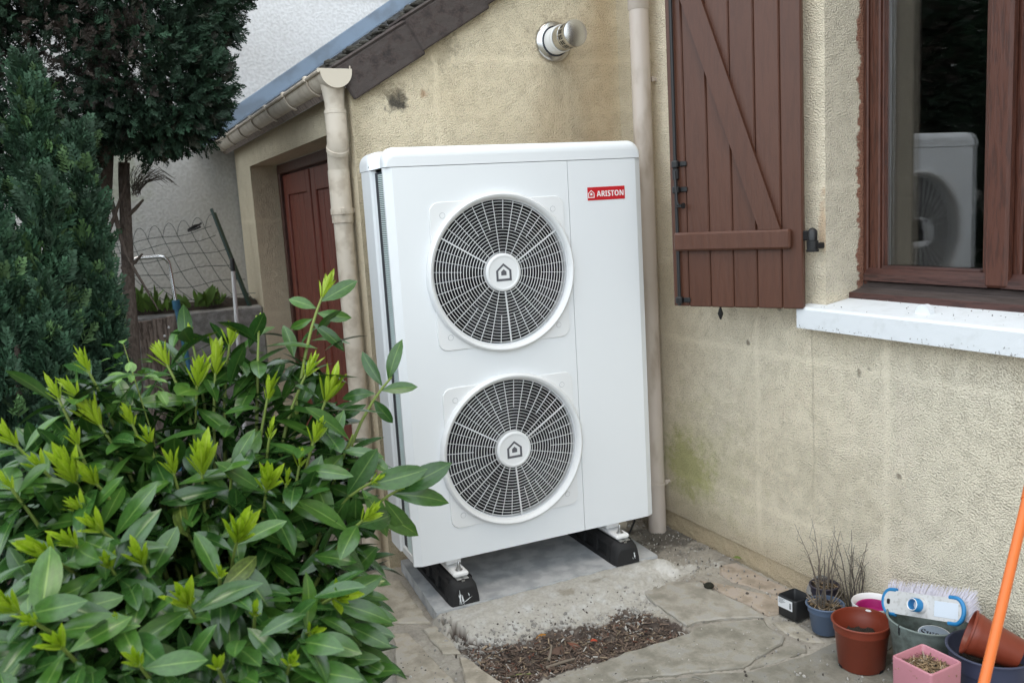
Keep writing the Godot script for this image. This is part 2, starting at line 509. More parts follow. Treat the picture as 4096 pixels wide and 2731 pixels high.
func neighbour_stains(px: int, py: int) -> Color:
	var x := -6.0 + 8.0 * px / 1023.0
	var y := 5.0 * (1.0 - py / 511.0)
	var c := Color(1, 1, 1)
	var n := nz.get_noise_2d(x * 0.9, y * 0.9)
	c = c.lerp(Color(0.72, 0.7, 0.68), clampf(0.3 + 1.5 * n, 0, 1) * 0.5)
	c = c.lerp(Color(0.6, 0.58, 0.57), 0.75 * (1.0 - smoothstep(0.02, 0.13, absf(y - 2.83 + 0.04 * n))) * smoothstep(-1.6, -1.0, x))
	c = c.lerp(Color(0.5, 0.5, 0.47), 0.7 * smoothstep(-1.62, -1.3, x + 0.12 * n) * smoothstep(2.1, 1.9, y))
	c = c.lerp(Color(0.42, 0.46, 0.3), 0.5 * blot(x, y, -1.32, 1.75, 0.14, 0.3, 0.5))
	c = c.lerp(Color(0.74, 0.72, 0.66), 0.7 * smoothstep(1.5, 0.9, y + 0.3 * n))
	return c

func setting() -> void:
	# garden ground far out, with an opening where the yard lies
	var s := st()
	for r in [[-40, -3.0, -40, 40], [0.4, 40, -40, 40], [-3.0, 0.4, -40, -3.3], [-3.0, 0.4, 3.6, 40]]:
		quad(s, Vector3(r[0], -0.03, r[3]), Vector3(r[1], -0.03, r[3]), Vector3(r[1], -0.03, r[2]), Vector3(r[0], -0.03, r[2]))
	var g := obj("ground", s, tri_map(mat(lin(0.2, 0.18, 0.13), 1.0), Vector3.ONE / 1.7, M.mortar.albedo_texture, M.grain, 1.0), self)
	tag(g, "bare garden ground around the house", "", "", "structure")
	# the yard: mortar, sand joints and the dug pit, as one relief
	var pit := PackedVector2Array([Vector2(-1.230, 0.60), Vector2(-1.246, 0.838), Vector2(-1.232, 0.926), Vector2(-1.222, 1.093), Vector2(-1.178, 1.12), Vector2(-1.031, 1.116), Vector2(-0.53, 1.128), Vector2(-0.51, 1.081), Vector2(-0.535, 0.99), Vector2(-0.56, 0.93), Vector2(-0.6, 0.84), Vector2(-0.66, 0.86), Vector2(-0.75, 0.9), Vector2(-0.8, 0.86), Vector2(-0.92, 0.835), Vector2(-1.06, 0.86), Vector2(-1.17, 0.81)])
	var pts := []
	var cols := []
	var nx := 220
	var nzz := 250
	for j in nzz + 1:
		for i in nx + 1:
			var x := -1.8 + 1.8 * i / nx
			var z := 0.0 + 2.04 * j / nzz
			var f := 0.005 * nz.get_noise_2d(x * 22.0, z * 22.0) + 0.004 * nz2.get_noise_2d(x * 70.0, z * 70.0)
			var y := -0.0065 + f
			var c := Color(0.4, 0.37, 0.325).lerp(Color(0.31, 0.285, 0.25), clampf(0.5 + 1.4 * nz.get_noise_2d(x * 5.0, z * 5.0), 0, 1))
			var warp := Vector2(x, z) + Vector2(nz.get_noise_2d(x * 16.0, z * 16.0), nz.get_noise_2d(x * 16.0 + 50.0, z * 16.0)) * 0.022 + Vector2(nz2.get_noise_2d(x * 60.0, z * 60.0), nz2.get_noise_2d(x * 60.0 + 9.0, z * 60.0)) * 0.01
			# wet mortar haunch along the front of the pad
			var mo := smoothstep(0.53, 0.6, z) * smoothstep(-1.27, -1.23, x) * smoothstep(0.95, 0.9, warp.y) * smoothstep(-0.33, -0.43, warp.x - 0.35 * (0.8 - warp.y))
			mo = maxf(mo, smoothstep(0.55, 0.62, z) * smoothstep(0.74, 0.66, warp.y) * smoothstep(-1.27, -1.23, x) * smoothstep(-0.22, -0.3, warp.x))
			if mo > 0.0:
				var t := clampf((z - 0.58) / 0.24, 0, 1)
				var lump := 0.007 * nz2.get_noise_2d(x * 26.0, z * 26.0) * smoothstep(0.1, 0.7, t) + 0.006 * absf(nz2.get_noise_2d(x * 80.0, z * 80.0)) * t
				y = lerpf(y, lerpf(0.036, -0.008, t * t) + f * 0.6 + lump, mo)
				var mc := Color(0.46, 0.44, 0.405).lerp(Color(0.55, 0.55, 0.54), clampf(nz.get_noise_2d(x * 12.0, z * 12.0) * 1.5, 0, 1))
				mc = mc.lerp(Color(0.25, 0.23, 0.19), 0.75 * blot(x, z, -0.62, 0.65, 0.05, 0.02, 0.8, 3.0))
				mc = mc.lerp(Color(0.28, 0.25, 0.2), 0.7 * blot(x, z, -0.75, 0.67, 0.04, 0.03, 0.8, 7.0))
				c = c.lerp(mc, mo)
			# lime splashes right of the pad
			c = c.lerp(Color(0.62, 0.61, 0.59), 0.8 * blot(x, z, -0.28, 0.68, 0.2, 0.07, 0.8, 11.0))
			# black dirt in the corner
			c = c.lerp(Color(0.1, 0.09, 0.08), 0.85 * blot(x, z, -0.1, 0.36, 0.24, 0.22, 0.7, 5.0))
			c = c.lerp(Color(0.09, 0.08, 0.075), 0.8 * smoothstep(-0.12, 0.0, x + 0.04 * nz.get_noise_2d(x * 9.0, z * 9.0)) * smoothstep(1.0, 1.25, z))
			if Geometry2D.is_point_in_polygon(warp, pit):
				var dd := 1.0
				for q in pit.size():
					dd = minf(dd, Geometry2D.get_closest_point_to_segment(Vector2(x, z), pit[q], pit[(q + 1) % pit.size()]).distance_to(Vector2(x, z)))
				var deep := smoothstep(0.0, 0.085, dd)
				y = minf(y, lerpf(-0.01, -0.042, deep) + 0.012 * nz.get_noise_2d(x * 14.0, z * 14.0) + 1.5 * f)
				c = Color(0.08, 0.062, 0.052).lerp(Color(0.16, 0.13, 0.11), clampf(nz2.get_noise_2d(x * 30.0, z * 30.0) * 2.0, 0, 1))
			pts.append(Vector3(x, y, z))
			yard.append(y)
			cols.append(c)
	s = st()
	s.set_smooth_group(1)
	for j in nzz:
		for i in nx:
			var a := j * (nx + 1) + i
			for k in [a, a + 1, a + nx + 1, a + 1, a + nx + 2, a + nx + 1]:
				s.set_color(cols[k])
				s.add_vertex(pts[k])
	g = obj("yard_ground", s, M.mortar, self)
	tag(g, "sandy mortar and dug bed in front of the heat pump", "", "", "structure")
	s = st()
	for r in [[-3.0, -1.8, -3.3, 3.6], [-1.8, 0.4, -3.3, 0.0], [-1.8, 0.4, 2.04, 3.6]]:
		quad(s, Vector3(r[0], -0.014, r[3]), Vector3(r[1], -0.014, r[3]), Vector3(r[1], -0.014, r[2]), Vector3(r[0], -0.014, r[2]))
	g = obj("path", s, tri_map(mat(lin(0.21, 0.19, 0.16), 1.0), Vector3.ONE / 0.6, M.mortar.albedo_texture, M.grain, 0.8), self)
	tag(g, "earthy path around the laurel and the shed door", "", "", "structure")
	# flagstones
	var paving := Node3D.new()
	paving.name = "patio_paving"
	add_child(paving)
	tag(paving, "irregular flagstones laid in sand before the house", "", "", "structure")
	var stones := [
		[0, 0.006, [-0.476, 0.711, -0.349, 0.765, -0.258, 0.825, -0.263, 0.940, -0.239, 1.060, -0.241, 1.130, -0.249, 1.172, -0.377, 1.105, -0.466, 1.077, -0.512, 1.080, -0.506, 0.989, -0.501, 0.849]],
		[1, 0.0, [-0.240, 0.802, -0.187, 0.889, -0.121, 1.021, -0.085, 1.094, -0.135, 1.179, -0.221, 1.162, -0.226, 1.084, -0.236, 0.968, -0.241, 0.887]],
		[1, -0.002, [-0.09, 0.733, -0.02, 0.745, -0.018, 0.877, -0.016, 0.977, -0.012, 1.086, -0.082, 1.068, -0.116, 0.958, -0.145, 0.882, -0.142, 0.801]],
		[3, 0.004, [-1.2, 1.23, -1.187, 1.165, -0.788, 1.124, -0.536, 1.128, -0.470, 1.107, -0.262, 1.185, -0.285, 1.228, -0.285, 1.307, -0.326, 1.343, -0.455, 1.37, -0.53, 1.395, -0.699, 1.323, -0.874, 1.262, -0.952, 1.27, -1.1, 1.27]],
		[4, 0.0, [-0.245, 1.208, -0.184, 1.243, -0.2, 1.409, -0.243, 1.371, -0.262, 1.309]],
		[3, -0.001, [-0.32, 1.357, -0.262, 1.383, -0.292, 1.421, -0.512, 1.405, -0.451, 1.381]],
		[5, 0.0, [-0.29, 1.432, -0.19, 1.42, -0.03, 1.46, -0.02, 1.8, -0.332, 1.75, -0.62, 1.5, -0.69, 1.345, -0.523, 1.42]],
		[5, -0.002, [-0.7, 1.34, -0.63, 1.51, -0.34, 1.76, -0.02, 1.82, -0.02, 2.03, -1.1, 2.02, -1.2, 1.4, -1.19, 1.28, -0.95, 1.285, -0.87, 1.275]],
		[4, 0.003, [-1.305, 0.607, -1.258, 0.60, -1.240, 0.613, -1.252, 0.835, -1.305, 0.801, -1.304, 0.687]],
		[2, 0.004, [-1.267, 0.855, -1.251, 0.869, -1.226, 1.011, -1.195, 1.15, -1.24, 1.25, -1.33, 1.2, -1.315, 1.036]],
		[2, 0.002, [-1.404, 0.579, -1.358, 0.598, -1.350, 0.787, -1.338, 0.966, -1.35, 1.2, -1.49, 1.16, -1.5, 0.9]],
		[4, 0.002, [-1.236, 0.15, -1.25, 0.359, -1.262, 0.58, -1.355, 0.51, -1.475, 0.419, -1.45, 0.127]],
		[0, 0.0, [-1.7, 0.44, -1.48, 0.45, -1.414, 0.579, -1.505, 0.882, -1.5, 1.15, -1.78, 1.1]],
		[2, 0.0, [-1.7, 0.42, -1.78, 0.1, -1.47, 0.1, -1.49, 0.43]],
		[0, -0.001, [-1.26, 1.28, -1.21, 1.29, -1.22, 2.0, -1.78, 2.0, -1.78, 1.13, -1.36, 1.22]],
	]
	var si := 0
	for d in stones:
		si += 1
		var p: Array = d[2]
		var out := PackedVector2Array()
		for i in range(0, p.size(), 2):
			var a := Vector2(p[i], p[i + 1])
			var b := Vector2(p[(i + 2) % p.size()], p[(i + 3) % p.size()])
			var k := maxi(1, int(a.distance_to(b) / 0.035))
			for q in k:
				var w := a.lerp(b, float(q) / k)
				out.append(w + (Vector2(nz.get_noise_2d(w.x * 30.0, w.y * 30.0 + si), nz.get_noise_2d(w.x * 30.0 + 70.0, w.y * 30.0 + si)) * 0.008))
		if not Geometry2D.is_polygon_clockwise(out):
			out.reverse()
		var mid := Vector2.ZERO
		for q in out:
			mid += q / out.size()
		s = st()
		var top: float = d[1]
		var inn := PackedVector2Array()
		for q in out:
			inn.append(q + (mid - q).normalized() * 0.007)
		var ix := Geometry2D.triangulate_polygon(inn)
		for i in range(0, ix.size(), 3):
			var a3 := Vector3(inn[ix[i]].x, top, inn[ix[i]].y)
			var b3 := Vector3(inn[ix[i + 1]].x, top, inn[ix[i + 1]].y)
			var c3 := Vector3(inn[ix[i + 2]].x, top, inn[ix[i + 2]].y)
			if (b3 - a3).cross(c3 - a3).y < 0.0:
				tri(s, a3, c3, b3)
			else:
				tri(s, a3, b3, c3)
		for i in out.size():
			var i2 := (i + 1) % out.size()
			var o0 := Vector3(out[i].x, top - 0.004, out[i].y)
			var o1 := Vector3(out[i2].x, top - 0.004, out[i2].y)
			var n := Vector3(out[i].x - mid.x, 0, out[i].y - mid.y)
			quado(s, o0, o1, Vector3(inn[i2].x, top, inn[i2].y), Vector3(inn[i].x, top, inn[i].y), n + Vector3.UP)
			quado(s, o0, o1, o1 + Vector3(0, -0.07, 0), o0 + Vector3(0, -0.07, 0), n)
		obj("flagstone", s, M.flag[d[0]], paving)
	# the smooth concrete pad under the pump
	s = st()
	xf = Transform3D(Basis(Vector3(1, 0, 0), Vector3(0, 0, 1), Vector3(0, 1, 0)), Vector3.ZERO)
	xf = Transform3D(Basis(Vector3(1, 0, 0), Vector3(0, 0, -1), Vector3(0, 1, 0)), Vector3.ZERO)
	prism(s, PackedVector2Array([Vector2(-1.244, -0.588), Vector2(-0.292, -0.596), Vector2(-0.258, -0.06), Vector2(-1.198, -0.05)]), -0.03, 0.04)
	xf = Transform3D()
	var pad := obj("concrete_slab", s, M.slab, self)
	tag(pad, "smooth pale grey concrete slab under the white heat pump", "slab")

func wall_quad(s: SurfaceTool, a: Vector3, b: Vector3, c: Vector3, d: Vector3, uvf: Callable) -> void:
	for q in [a, c, b, a, d, c]:
		s.set_uv(Vector2.ZERO)
		s.set_uv2(uvf.call(q))
		s.add_vertex(q)

func buildings() -> void:
	# --- lean-to: gable wall, side wall with the door opening, tiles ---
	var ext := thing("lean_to_shed", "cream rendered lean-to with a tiled sloping roof behind the heat pump", "building", Vector3.ZERO)
	M.cream = detail(M.cream, tex(512, 1024, gable_stains))
	var guv := func(q: Vector3) -> Vector2: return Vector2(clampf((q.x + 1.25) / 1.25, 0.001, 0.999), clampf(1.0 - q.y / 2.75, 0.001, 0.999))
	var s := st()
	var ytop := func(x: float) -> float: return 1.985 + (x + 1.23) * 0.637
	wall_quad(s, Vector3(-1.23, -0.1, 0), Vector3(0, -0.1, 0), Vector3(0, ytop.call(0.0), 0), Vector3(-1.23, ytop.call(-1.23), 0), guv)
	wall_quad(s, Vector3(0, -0.1, -0.2), Vector3(-1.06, -0.1, -0.2), Vector3(-1.06, ytop.call(-1.06), -0.2), Vector3(0, ytop.call(0.0), -0.2), guv)
	wall_quad(s, Vector3(-1.23, ytop.call(-1.23), 0), Vector3(0, ytop.call(0.0), 0), Vector3(0, ytop.call(0.0), -0.2), Vector3(-1.23, ytop.call(-1.23), -0.2), guv)
	obj("gable_wall", s, M.cream, ext)
	s = st()
	# side wall: pier at the gable, lintel, far pier; 0.17 thick
	box(s, Vector3(-1.2305, -0.1, -0.36), Vector3(-1.06, 1.96, -0.0015))
	box(s, Vector3(-1.23, 1.815, -2.415), Vector3(-1.062, 1.96, -0.361))
	box(s, Vector3(-1.23, -0.1, -2.98), Vector3(-1.06, 1.96, -2.4155))
	obj("side_wall", s, M.cream_side, ext)
	s = st()
	box(s, Vector3(-1.22, -0.05, -2.4), Vector3(-1.0, 0.03, -0.37), 0.01)
	obj("doorstep", s, M.low_wall, ext)
	# roof: courses of flat tiles on a sloping deck
	var slope := Vector3(0.8434, 0.5373, 0).normalized()
	var nrm := Vector3(-0.5373, 0.8434, 0)
	s = st()
	xf = frame(Vector3(-1.31, 1.955, 0), slope, nrm, Vector3(0, 0, 1))
	box(s, Vector3(0.0, -0.03, -2.97), Vector3(1.9, 0.012, -0.01))
	xf = Transform3D()
	obj("roof_deck", s, M.old_board, ext)
	var roof := Node3D.new()
	roof.name = "roof"
	ext.add_child(roof)
	s = st()
	box(s, Vector3(0, 0, -0.12), Vector3(0.4, 0.022, 0.12), 0.005)
	for k in 5:
		xf = frame(Vector3.ZERO, Vector3.RIGHT, Vector3.UP, Vector3.BACK)
		box(s, Vector3(0.0, 0.0215, -0.11 + 0.044 * k), Vector3(0.395, 0.028, -0.09 + 0.044 * k), 0.004)
	xf = Transform3D()
	var tm := done(s)
	for c in 6:
		for r in 12:
			var t := put("roof_tile", tm, M.roof_tile, roof)
			var o := Vector3(-1.325, 1.967, 0) + slope * (0.335 * c) + nrm * (0.006 + rng.randf() * 0.004)
			t.transform = frame(o + Vector3(0, 0, -0.12 - 0.242 * r - 0.02), slope.rotated(Vector3.BACK, -0.05), nrm.rotated(Vector3.BACK, -0.05), Vector3.BACK)
	# moss on the tiles next to the verge
	var where := []
	var cols := []
	for i in 420:
		var a := rng.randf_range(-0.02, 1.7)
		var zz := -absf(rng.randfn(0.0, 0.35))
		var k := rng.randf_range(0.004, 0.019) * (1.2 if zz > -0.25 else 0.8)
		where.append(Transform3D(Basis.from_euler(rv(3.0)).scaled(Vector3(k * 1.5, k * 0.75, k * 1.2)), Vector3(-1.31, 2.02, zz) + slope * a + nrm * rng.randf_range(-0.01, 0.014)))
		var b := rng.randf_range(0.5, 1.5)
		cols.append(Color(0.065 * b, 0.06 * b, 0.05 * b))
	var ball := SphereMesh.new()
	ball.radius = 1.0
	ball.height = 1.7
	ball.radial_segments = 9
	ball.rings = 5
	var mm := tri_map(mat(Color.WHITE, 1.0), Vector3.ONE / 0.1, M.moss.albedo_texture, M.grain, 0.6)
	mm.vertex_color_use_as_albedo = true
	multi("moss", ball, mm, where, cols, ext)
	# verge tiles: a hanging face and a top lip, each lapping the one below
	for k in 6:
		s = st()
		xf = frame(Vector3(-1.222, 1.908, 0.012) + slope * (0.342 * k) - nrm * 0.004 , slope.rotated(Vector3.BACK, -0.04), nrm.rotated(Vector3.BACK, -0.04), Vector3.BACK)
		var lip := 0.0
		box(s, Vector3(-0.002, 0.0, 0.0), Vector3(0.35, 0.137 + lip, 0.024), 0.006)
		box(s, Vector3(-0.006, 0.1375, -0.16), Vector3(0.348, 0.152, 0.026), 0.007)
		xf = Transform3D()
		obj("verge_tile", s, M.roof_tile, ext).position = Vector3(0, 0, 0.007 * k)
	# zinc strip where the roof meets the neighbour's wall
	s = st()
	xf = frame(Vector3(-1.46, 1.95, -2.985), slope, nrm, Vector3.BACK)
	box(s, Vector3(0, 0.02, 0), Vector3(2.3, 0.115, 0.012), 0.003)
	quado(s, Vector3(0, 0.02, 0.012), Vector3(2.3, 0.02, 0.012), Vector3(2.3, 0.015, 0.16), Vector3(0, 0.015, 0.16), Vector3(0, 1, 0))
	xf = Transform3D()
	obj("flashing", s, M.flash, ext)

	# --- door in the lean-to ---
	var door := thing("wooden_door", "red-brown double wooden door of the lean-to behind the downpipe", "door", Vector3(-1.055, 0.03, -1.39))
	s = st()
	box(s, Vector3(-0.01, 0, -1.02), Vector3(0.06, 1.785, -0.96), 0.004)
	box(s, Vector3(-0.01, 0, 0.96), Vector3(0.06, 1.785, 1.025), 0.004)
	box(s, Vector3(-0.009, 1.725, -0.9595), Vector3(0.06, 1.784, 0.9595), 0.004)
	obj("door_frame", s, M.window_wood, door)
	for side in 3:
		if side == 2:
			continue
		var leaf := Node3D.new()
		leaf.name = "door_leaf"
		door.add_child(leaf, true)
		leaf.position = Vector3(0.01, 0.01, -0.955 + 0.755 * side)
		s = st()
		for b in [[0, 0, 0.1, 1.705], [0.63, 0, 0.715, 1.705], [0.1005, 0, 0.6295, 0.12], [0.1005, 1.58, 0.6295, 1.705]]:
			box(s, Vector3(0, b[1], b[0]), Vector3(0.035, b[3], b[2]), 0.004)
		obj("stile_frame", s, M.door, leaf)
		for k in 4:
			s = st()
			box(s, Vector3(0.012, 0.121, 0.101 + 0.132 * k), Vector3(0.03, 1.579, 0.101 + 0.132 * (k + 1) - 0.004), 0.004)
			obj("plank", s, M.door, leaf)
	s = st()
	box(s, Vector3(0.03, 0.01, -0.95), Vector3(0.05, 1.71, 0.95))
	obj("dark_backing", s, M.dark, door)

	# --- neighbour's wall ---
	var nb := thing("neighbour_wall", "tall pale grey roughcast wall of the neighbouring house, streaked and damp at the foot", "wall")
	M.grey_wall = detail(M.grey_wall, tex(1024, 512, neighbour_stains))
	s = st()
	var nuv := func(q: Vector3) -> Vector2: return Vector2(clampf((q.x + 6.0) / 8.0, 0.001, 0.999), clampf(1.0 - q.y / 5.0, 0.001, 0.999))
	wall_quad(s, Vector3(-9, -0.1, -3), Vector3(3, -0.1, -3), Vector3(3, 5.5, -3), Vector3(-9, 5.5, -3), nuv)
	wall_quad(s, Vector3(-9, 5.5, -3), Vector3(3, 5.5, -3), Vector3(3, 5.5, -3.4), Vector3(-9, 5.5, -3.4), nuv)
	wall_quad(s, Vector3(3, -0.1, -3.4), Vector3(-9, -0.1, -3.4), Vector3(-9, 5.5, -3.4), Vector3(3, 5.5, -3.4), nuv)
	obj("wall_face", s, M.grey_wall, nb)

	# --- main house: wall with the window opening and a closed room behind ---
	var house := thing("main_house", "cream rendered house wall with a brown shuttered window", "house")
	var t2 := tex(1024, 1024, main_stains)
	M.cream_main = detail(M.cream_main, t2)
	var muv := func(q: Vector3) -> Vector2: return Vector2(clampf(q.z / 3.0, 0.001, 0.999), clampf(1.0 - q.y / 3.0, 0.001, 0.999))
	var z0 := 1.219
	var z1 := 2.24
	var y0 := 1.05
	var y1 := 2.5
	s = st()
	# faces towards -x, as bands round the opening, 16 mm proud of the plinth
	for r in [[-0.4, z0, 0.072, 3.4], [z0, z1, 0.072, y0], [z0, z1, y1, 3.4], [z1, 7.0, 0.072, 3.4]]:
		wall_quad(s, Vector3(0, r[2], r[0]), Vector3(0, r[2], r[1]), Vector3(0, r[3], r[1]), Vector3(0, r[3], r[0]), muv)
	wall_quad(s, Vector3(0.012, 0.072, -0.4), Vector3(0.012, 0.072, 7), Vector3(0, 0.072, 7), Vector3(0, 0.072, -0.4), muv)
	obj("wall", s, M.cream_main, house)
	s = st()
	# plinth
	wall_quad(s, Vector3(0.008, -0.15, 0.0), Vector3(0.008, -0.15, 7), Vector3(0.01, 0.075, 7), Vector3(0.01, 0.075, 0.0), muv)
	var pl: StandardMaterial3D = M.cream_main.duplicate()
	pl.albedo_color = lin(0.88, 0.84, 0.8)
	pl.heightmap_texture = M.grain
	obj("plinth", s, pl, house)
	# reveal
	M.cream_jamb = detail(M.cream_jamb, tex(128, 1024, jamb_stains))
	var juv := func(q: Vector3) -> Vector2: return Vector2(clampf(q.x / 0.17, 0.004, 0.996), clampf(1.0 - (q.y - 1.0) / 2.0, 0.001, 0.999))
	s = st()
	wall_quad(s, Vector3(0, y0, z0), Vector3(0.17, y0, z0), Vector3(0.17, y1, z0), Vector3(0, y1, z0), juv)
	wall_quad(s, Vector3(0.17, y0, z0), Vector3(0.3, y0, z0), Vector3(0.3, y1, z0), Vector3(0.17, y1, z0), juv)
	wall_quad(s, Vector3(0.3, y0, z1), Vector3(0, y0, z1), Vector3(0, y1, z1), Vector3(0.3, y1, z1), juv)
	wall_quad(s, Vector3(0, y1, z0), Vector3(0.3, y1, z0), Vector3(0.3, y1, z1), Vector3(0, y1, z1), juv)
	wall_quad(s, Vector3(0, y0, z1), Vector3(0.3, y0, z1), Vector3(0.3, y0, z0), Vector3(0, y0, z0), juv)
	obj("reveal", s, M.cream_jamb, house)
	# inner leaf and the dark room, with thickness
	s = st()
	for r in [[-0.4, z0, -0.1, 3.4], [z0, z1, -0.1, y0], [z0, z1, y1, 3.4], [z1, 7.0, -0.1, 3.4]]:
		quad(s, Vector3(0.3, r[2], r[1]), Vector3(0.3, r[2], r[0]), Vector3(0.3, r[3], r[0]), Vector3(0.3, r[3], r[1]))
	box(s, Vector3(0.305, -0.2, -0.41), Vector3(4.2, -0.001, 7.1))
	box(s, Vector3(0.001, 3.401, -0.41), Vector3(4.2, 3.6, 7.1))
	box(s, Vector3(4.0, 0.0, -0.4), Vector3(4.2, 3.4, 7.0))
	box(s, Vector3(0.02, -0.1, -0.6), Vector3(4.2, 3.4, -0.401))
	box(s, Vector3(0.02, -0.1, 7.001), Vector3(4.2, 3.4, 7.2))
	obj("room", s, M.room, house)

	# white sill
	s = st()
	var sill := thing("window_sill", "white painted concrete sill under the brown window", "window sill")
	var pp := [Vector2(-0.056, 1.139), Vector2(-0.056, 2.34), Vector2(-0.0015, 2.34), Vector2(-0.0015, z1 - 0.002), Vector2(0.13, z1 - 0.002), Vector2(0.13, z0 + 0.002), Vector2(-0.0015, z0 + 0.002), Vector2(-0.0015, 1.139)]
	var sy := func(x: float) -> float: return 1.066 + (x + 0.056) * 0.13
	var tops := []
	for q in pp:
		tops.append(Vector3(q.x, sy.call(q.x), q.y))
	# top in two rectangles, front edge eased
	quado(s, Vector3(-0.049, sy.call(-0.049), 1.142), Vector3(-0.049, sy.call(-0.049), 2.337), Vector3(-0.0015, sy.call(-0.0015), 2.337), Vector3(-0.0015, sy.call(-0.0015), 1.142), Vector3.UP)
	quado(s, Vector3(-0.0015, sy.call(-0.0015), z0 + 0.002), Vector3(-0.0015, sy.call(-0.0015), z1 - 0.002), Vector3(0.13, sy.call(0.13), z1 - 0.002), Vector3(0.13, sy.call(0.13), z0 + 0.002), Vector3.UP)
	quado(s, Vector3(-0.056, 1.059, 1.139), Vector3(-0.056, 1.059, 2.34), Vector3(-0.049, sy.call(-0.049), 2.337), Vector3(-0.049, sy.call(-0.049), 1.142), Vector3(-1, 1, 0))
	quado(s, Vector3(-0.056, 1.059, 1.139), Vector3(-0.056, 1.059, 2.34), Vector3(-0.056, 0.994, 2.34), Vector3(-0.056, 0.994, 1.139), Vector3(-1, 0, 0))
	quado(s, Vector3(-0.056, 0.994, 1.139), Vector3(-0.056, 0.994, 2.34), Vector3(-0.0015, 0.994, 2.34), Vector3(-0.0015, 0.994, 1.139), Vector3(0, -1, 0))
	for e in [[1.139, 1.142, -1], [2.34, 2.337, 1]]:
		quado(s, Vector3(-0.056, 0.994, e[0]), Vector3(-0.0015, 0.994, e[0]), Vector3(-0.0015, 1.066, e[0]), Vector3(-0.056, 1.059, e[0]), Vector3(0, 0, e[2]))
		quado(s, Vector3(-0.056, 1.059, e[0]), Vector3(-0.0015, 1.066, e[0]), Vector3(-0.0015, sy.call(-0.0015), e[1]), Vector3(-0.049, sy.call(-0.049), e[1]), Vector3(0, 1, e[2]))
	obj("slab", s, M.sill, sill)
	s = st()
	xf = frame(Vector3(0.018, 1.072, 1.595), Vector3.RIGHT, Vector3.UP, Vector3.BACK)
	xf = Transform3D(Basis(Vector3(0, 0, -1), Vector3.UP, Vector3.RIGHT), Vector3(0.0, 1.072, 1.6))
	var dome := PackedVector2Array()
	for k in 13:
		dome.append(Vector2(0.026 * cos(PI * k / 12.0), 0.026 * sin(PI * k / 12.0) * 1.15))
	prism(s, dome, 0.0, 0.022)
	xf = Transform3D()
	obj("stop_block", s, M.sill, sill)
	# dirt and paint flakes gathered along the frame
	var crumb := SphereMesh.new()
	crumb.radius = 1.0
	crumb.height = 1.4
	crumb.radial_segments = 6
	crumb.rings = 3
	var at := []
	var tint := []
	rng.seed = 3
	for i in 170:
		var x := 0.125 - absf(rng.randfn(0.0, 0.012)) if i < 120 else rng.randf_range(-0.04, 0.11)
		var k := rng.randf_range(0.0007, 0.0022)
		at.append(Transform3D(Basis.from_euler(rv(3.0)).scaled_local(Vector3(k, k * 0.6, k * 1.7)), Vector3(x, sy.call(x) + 0.0008, rng.randf_range(z0 + 0.01, z1 - 0.01))))
		var b := rng.randf_range(0.03, 0.3)
		tint.append(Color(b, b * 0.9, b * 0.8))
	for i in 110:
		var k := rng.randf_range(0.0006, 0.002)
		at.append(Transform3D(Basis.from_euler(rv(3.0)).scaled_local(Vector3(k * 0.5, k, k * 2.2)), Vector3(-0.0561, 0.995 + absf(rng.randfn(0.0, 0.008)), rng.randf_range(1.15, 2.4))))
		var b := rng.randf_range(0.12, 0.4)
		tint.append(Color(b, b * 0.96, b * 0.9))
	multi("dirt_specks", crumb, M.tint, at, tint, sill)
	window(z0, z1)
	shutter()

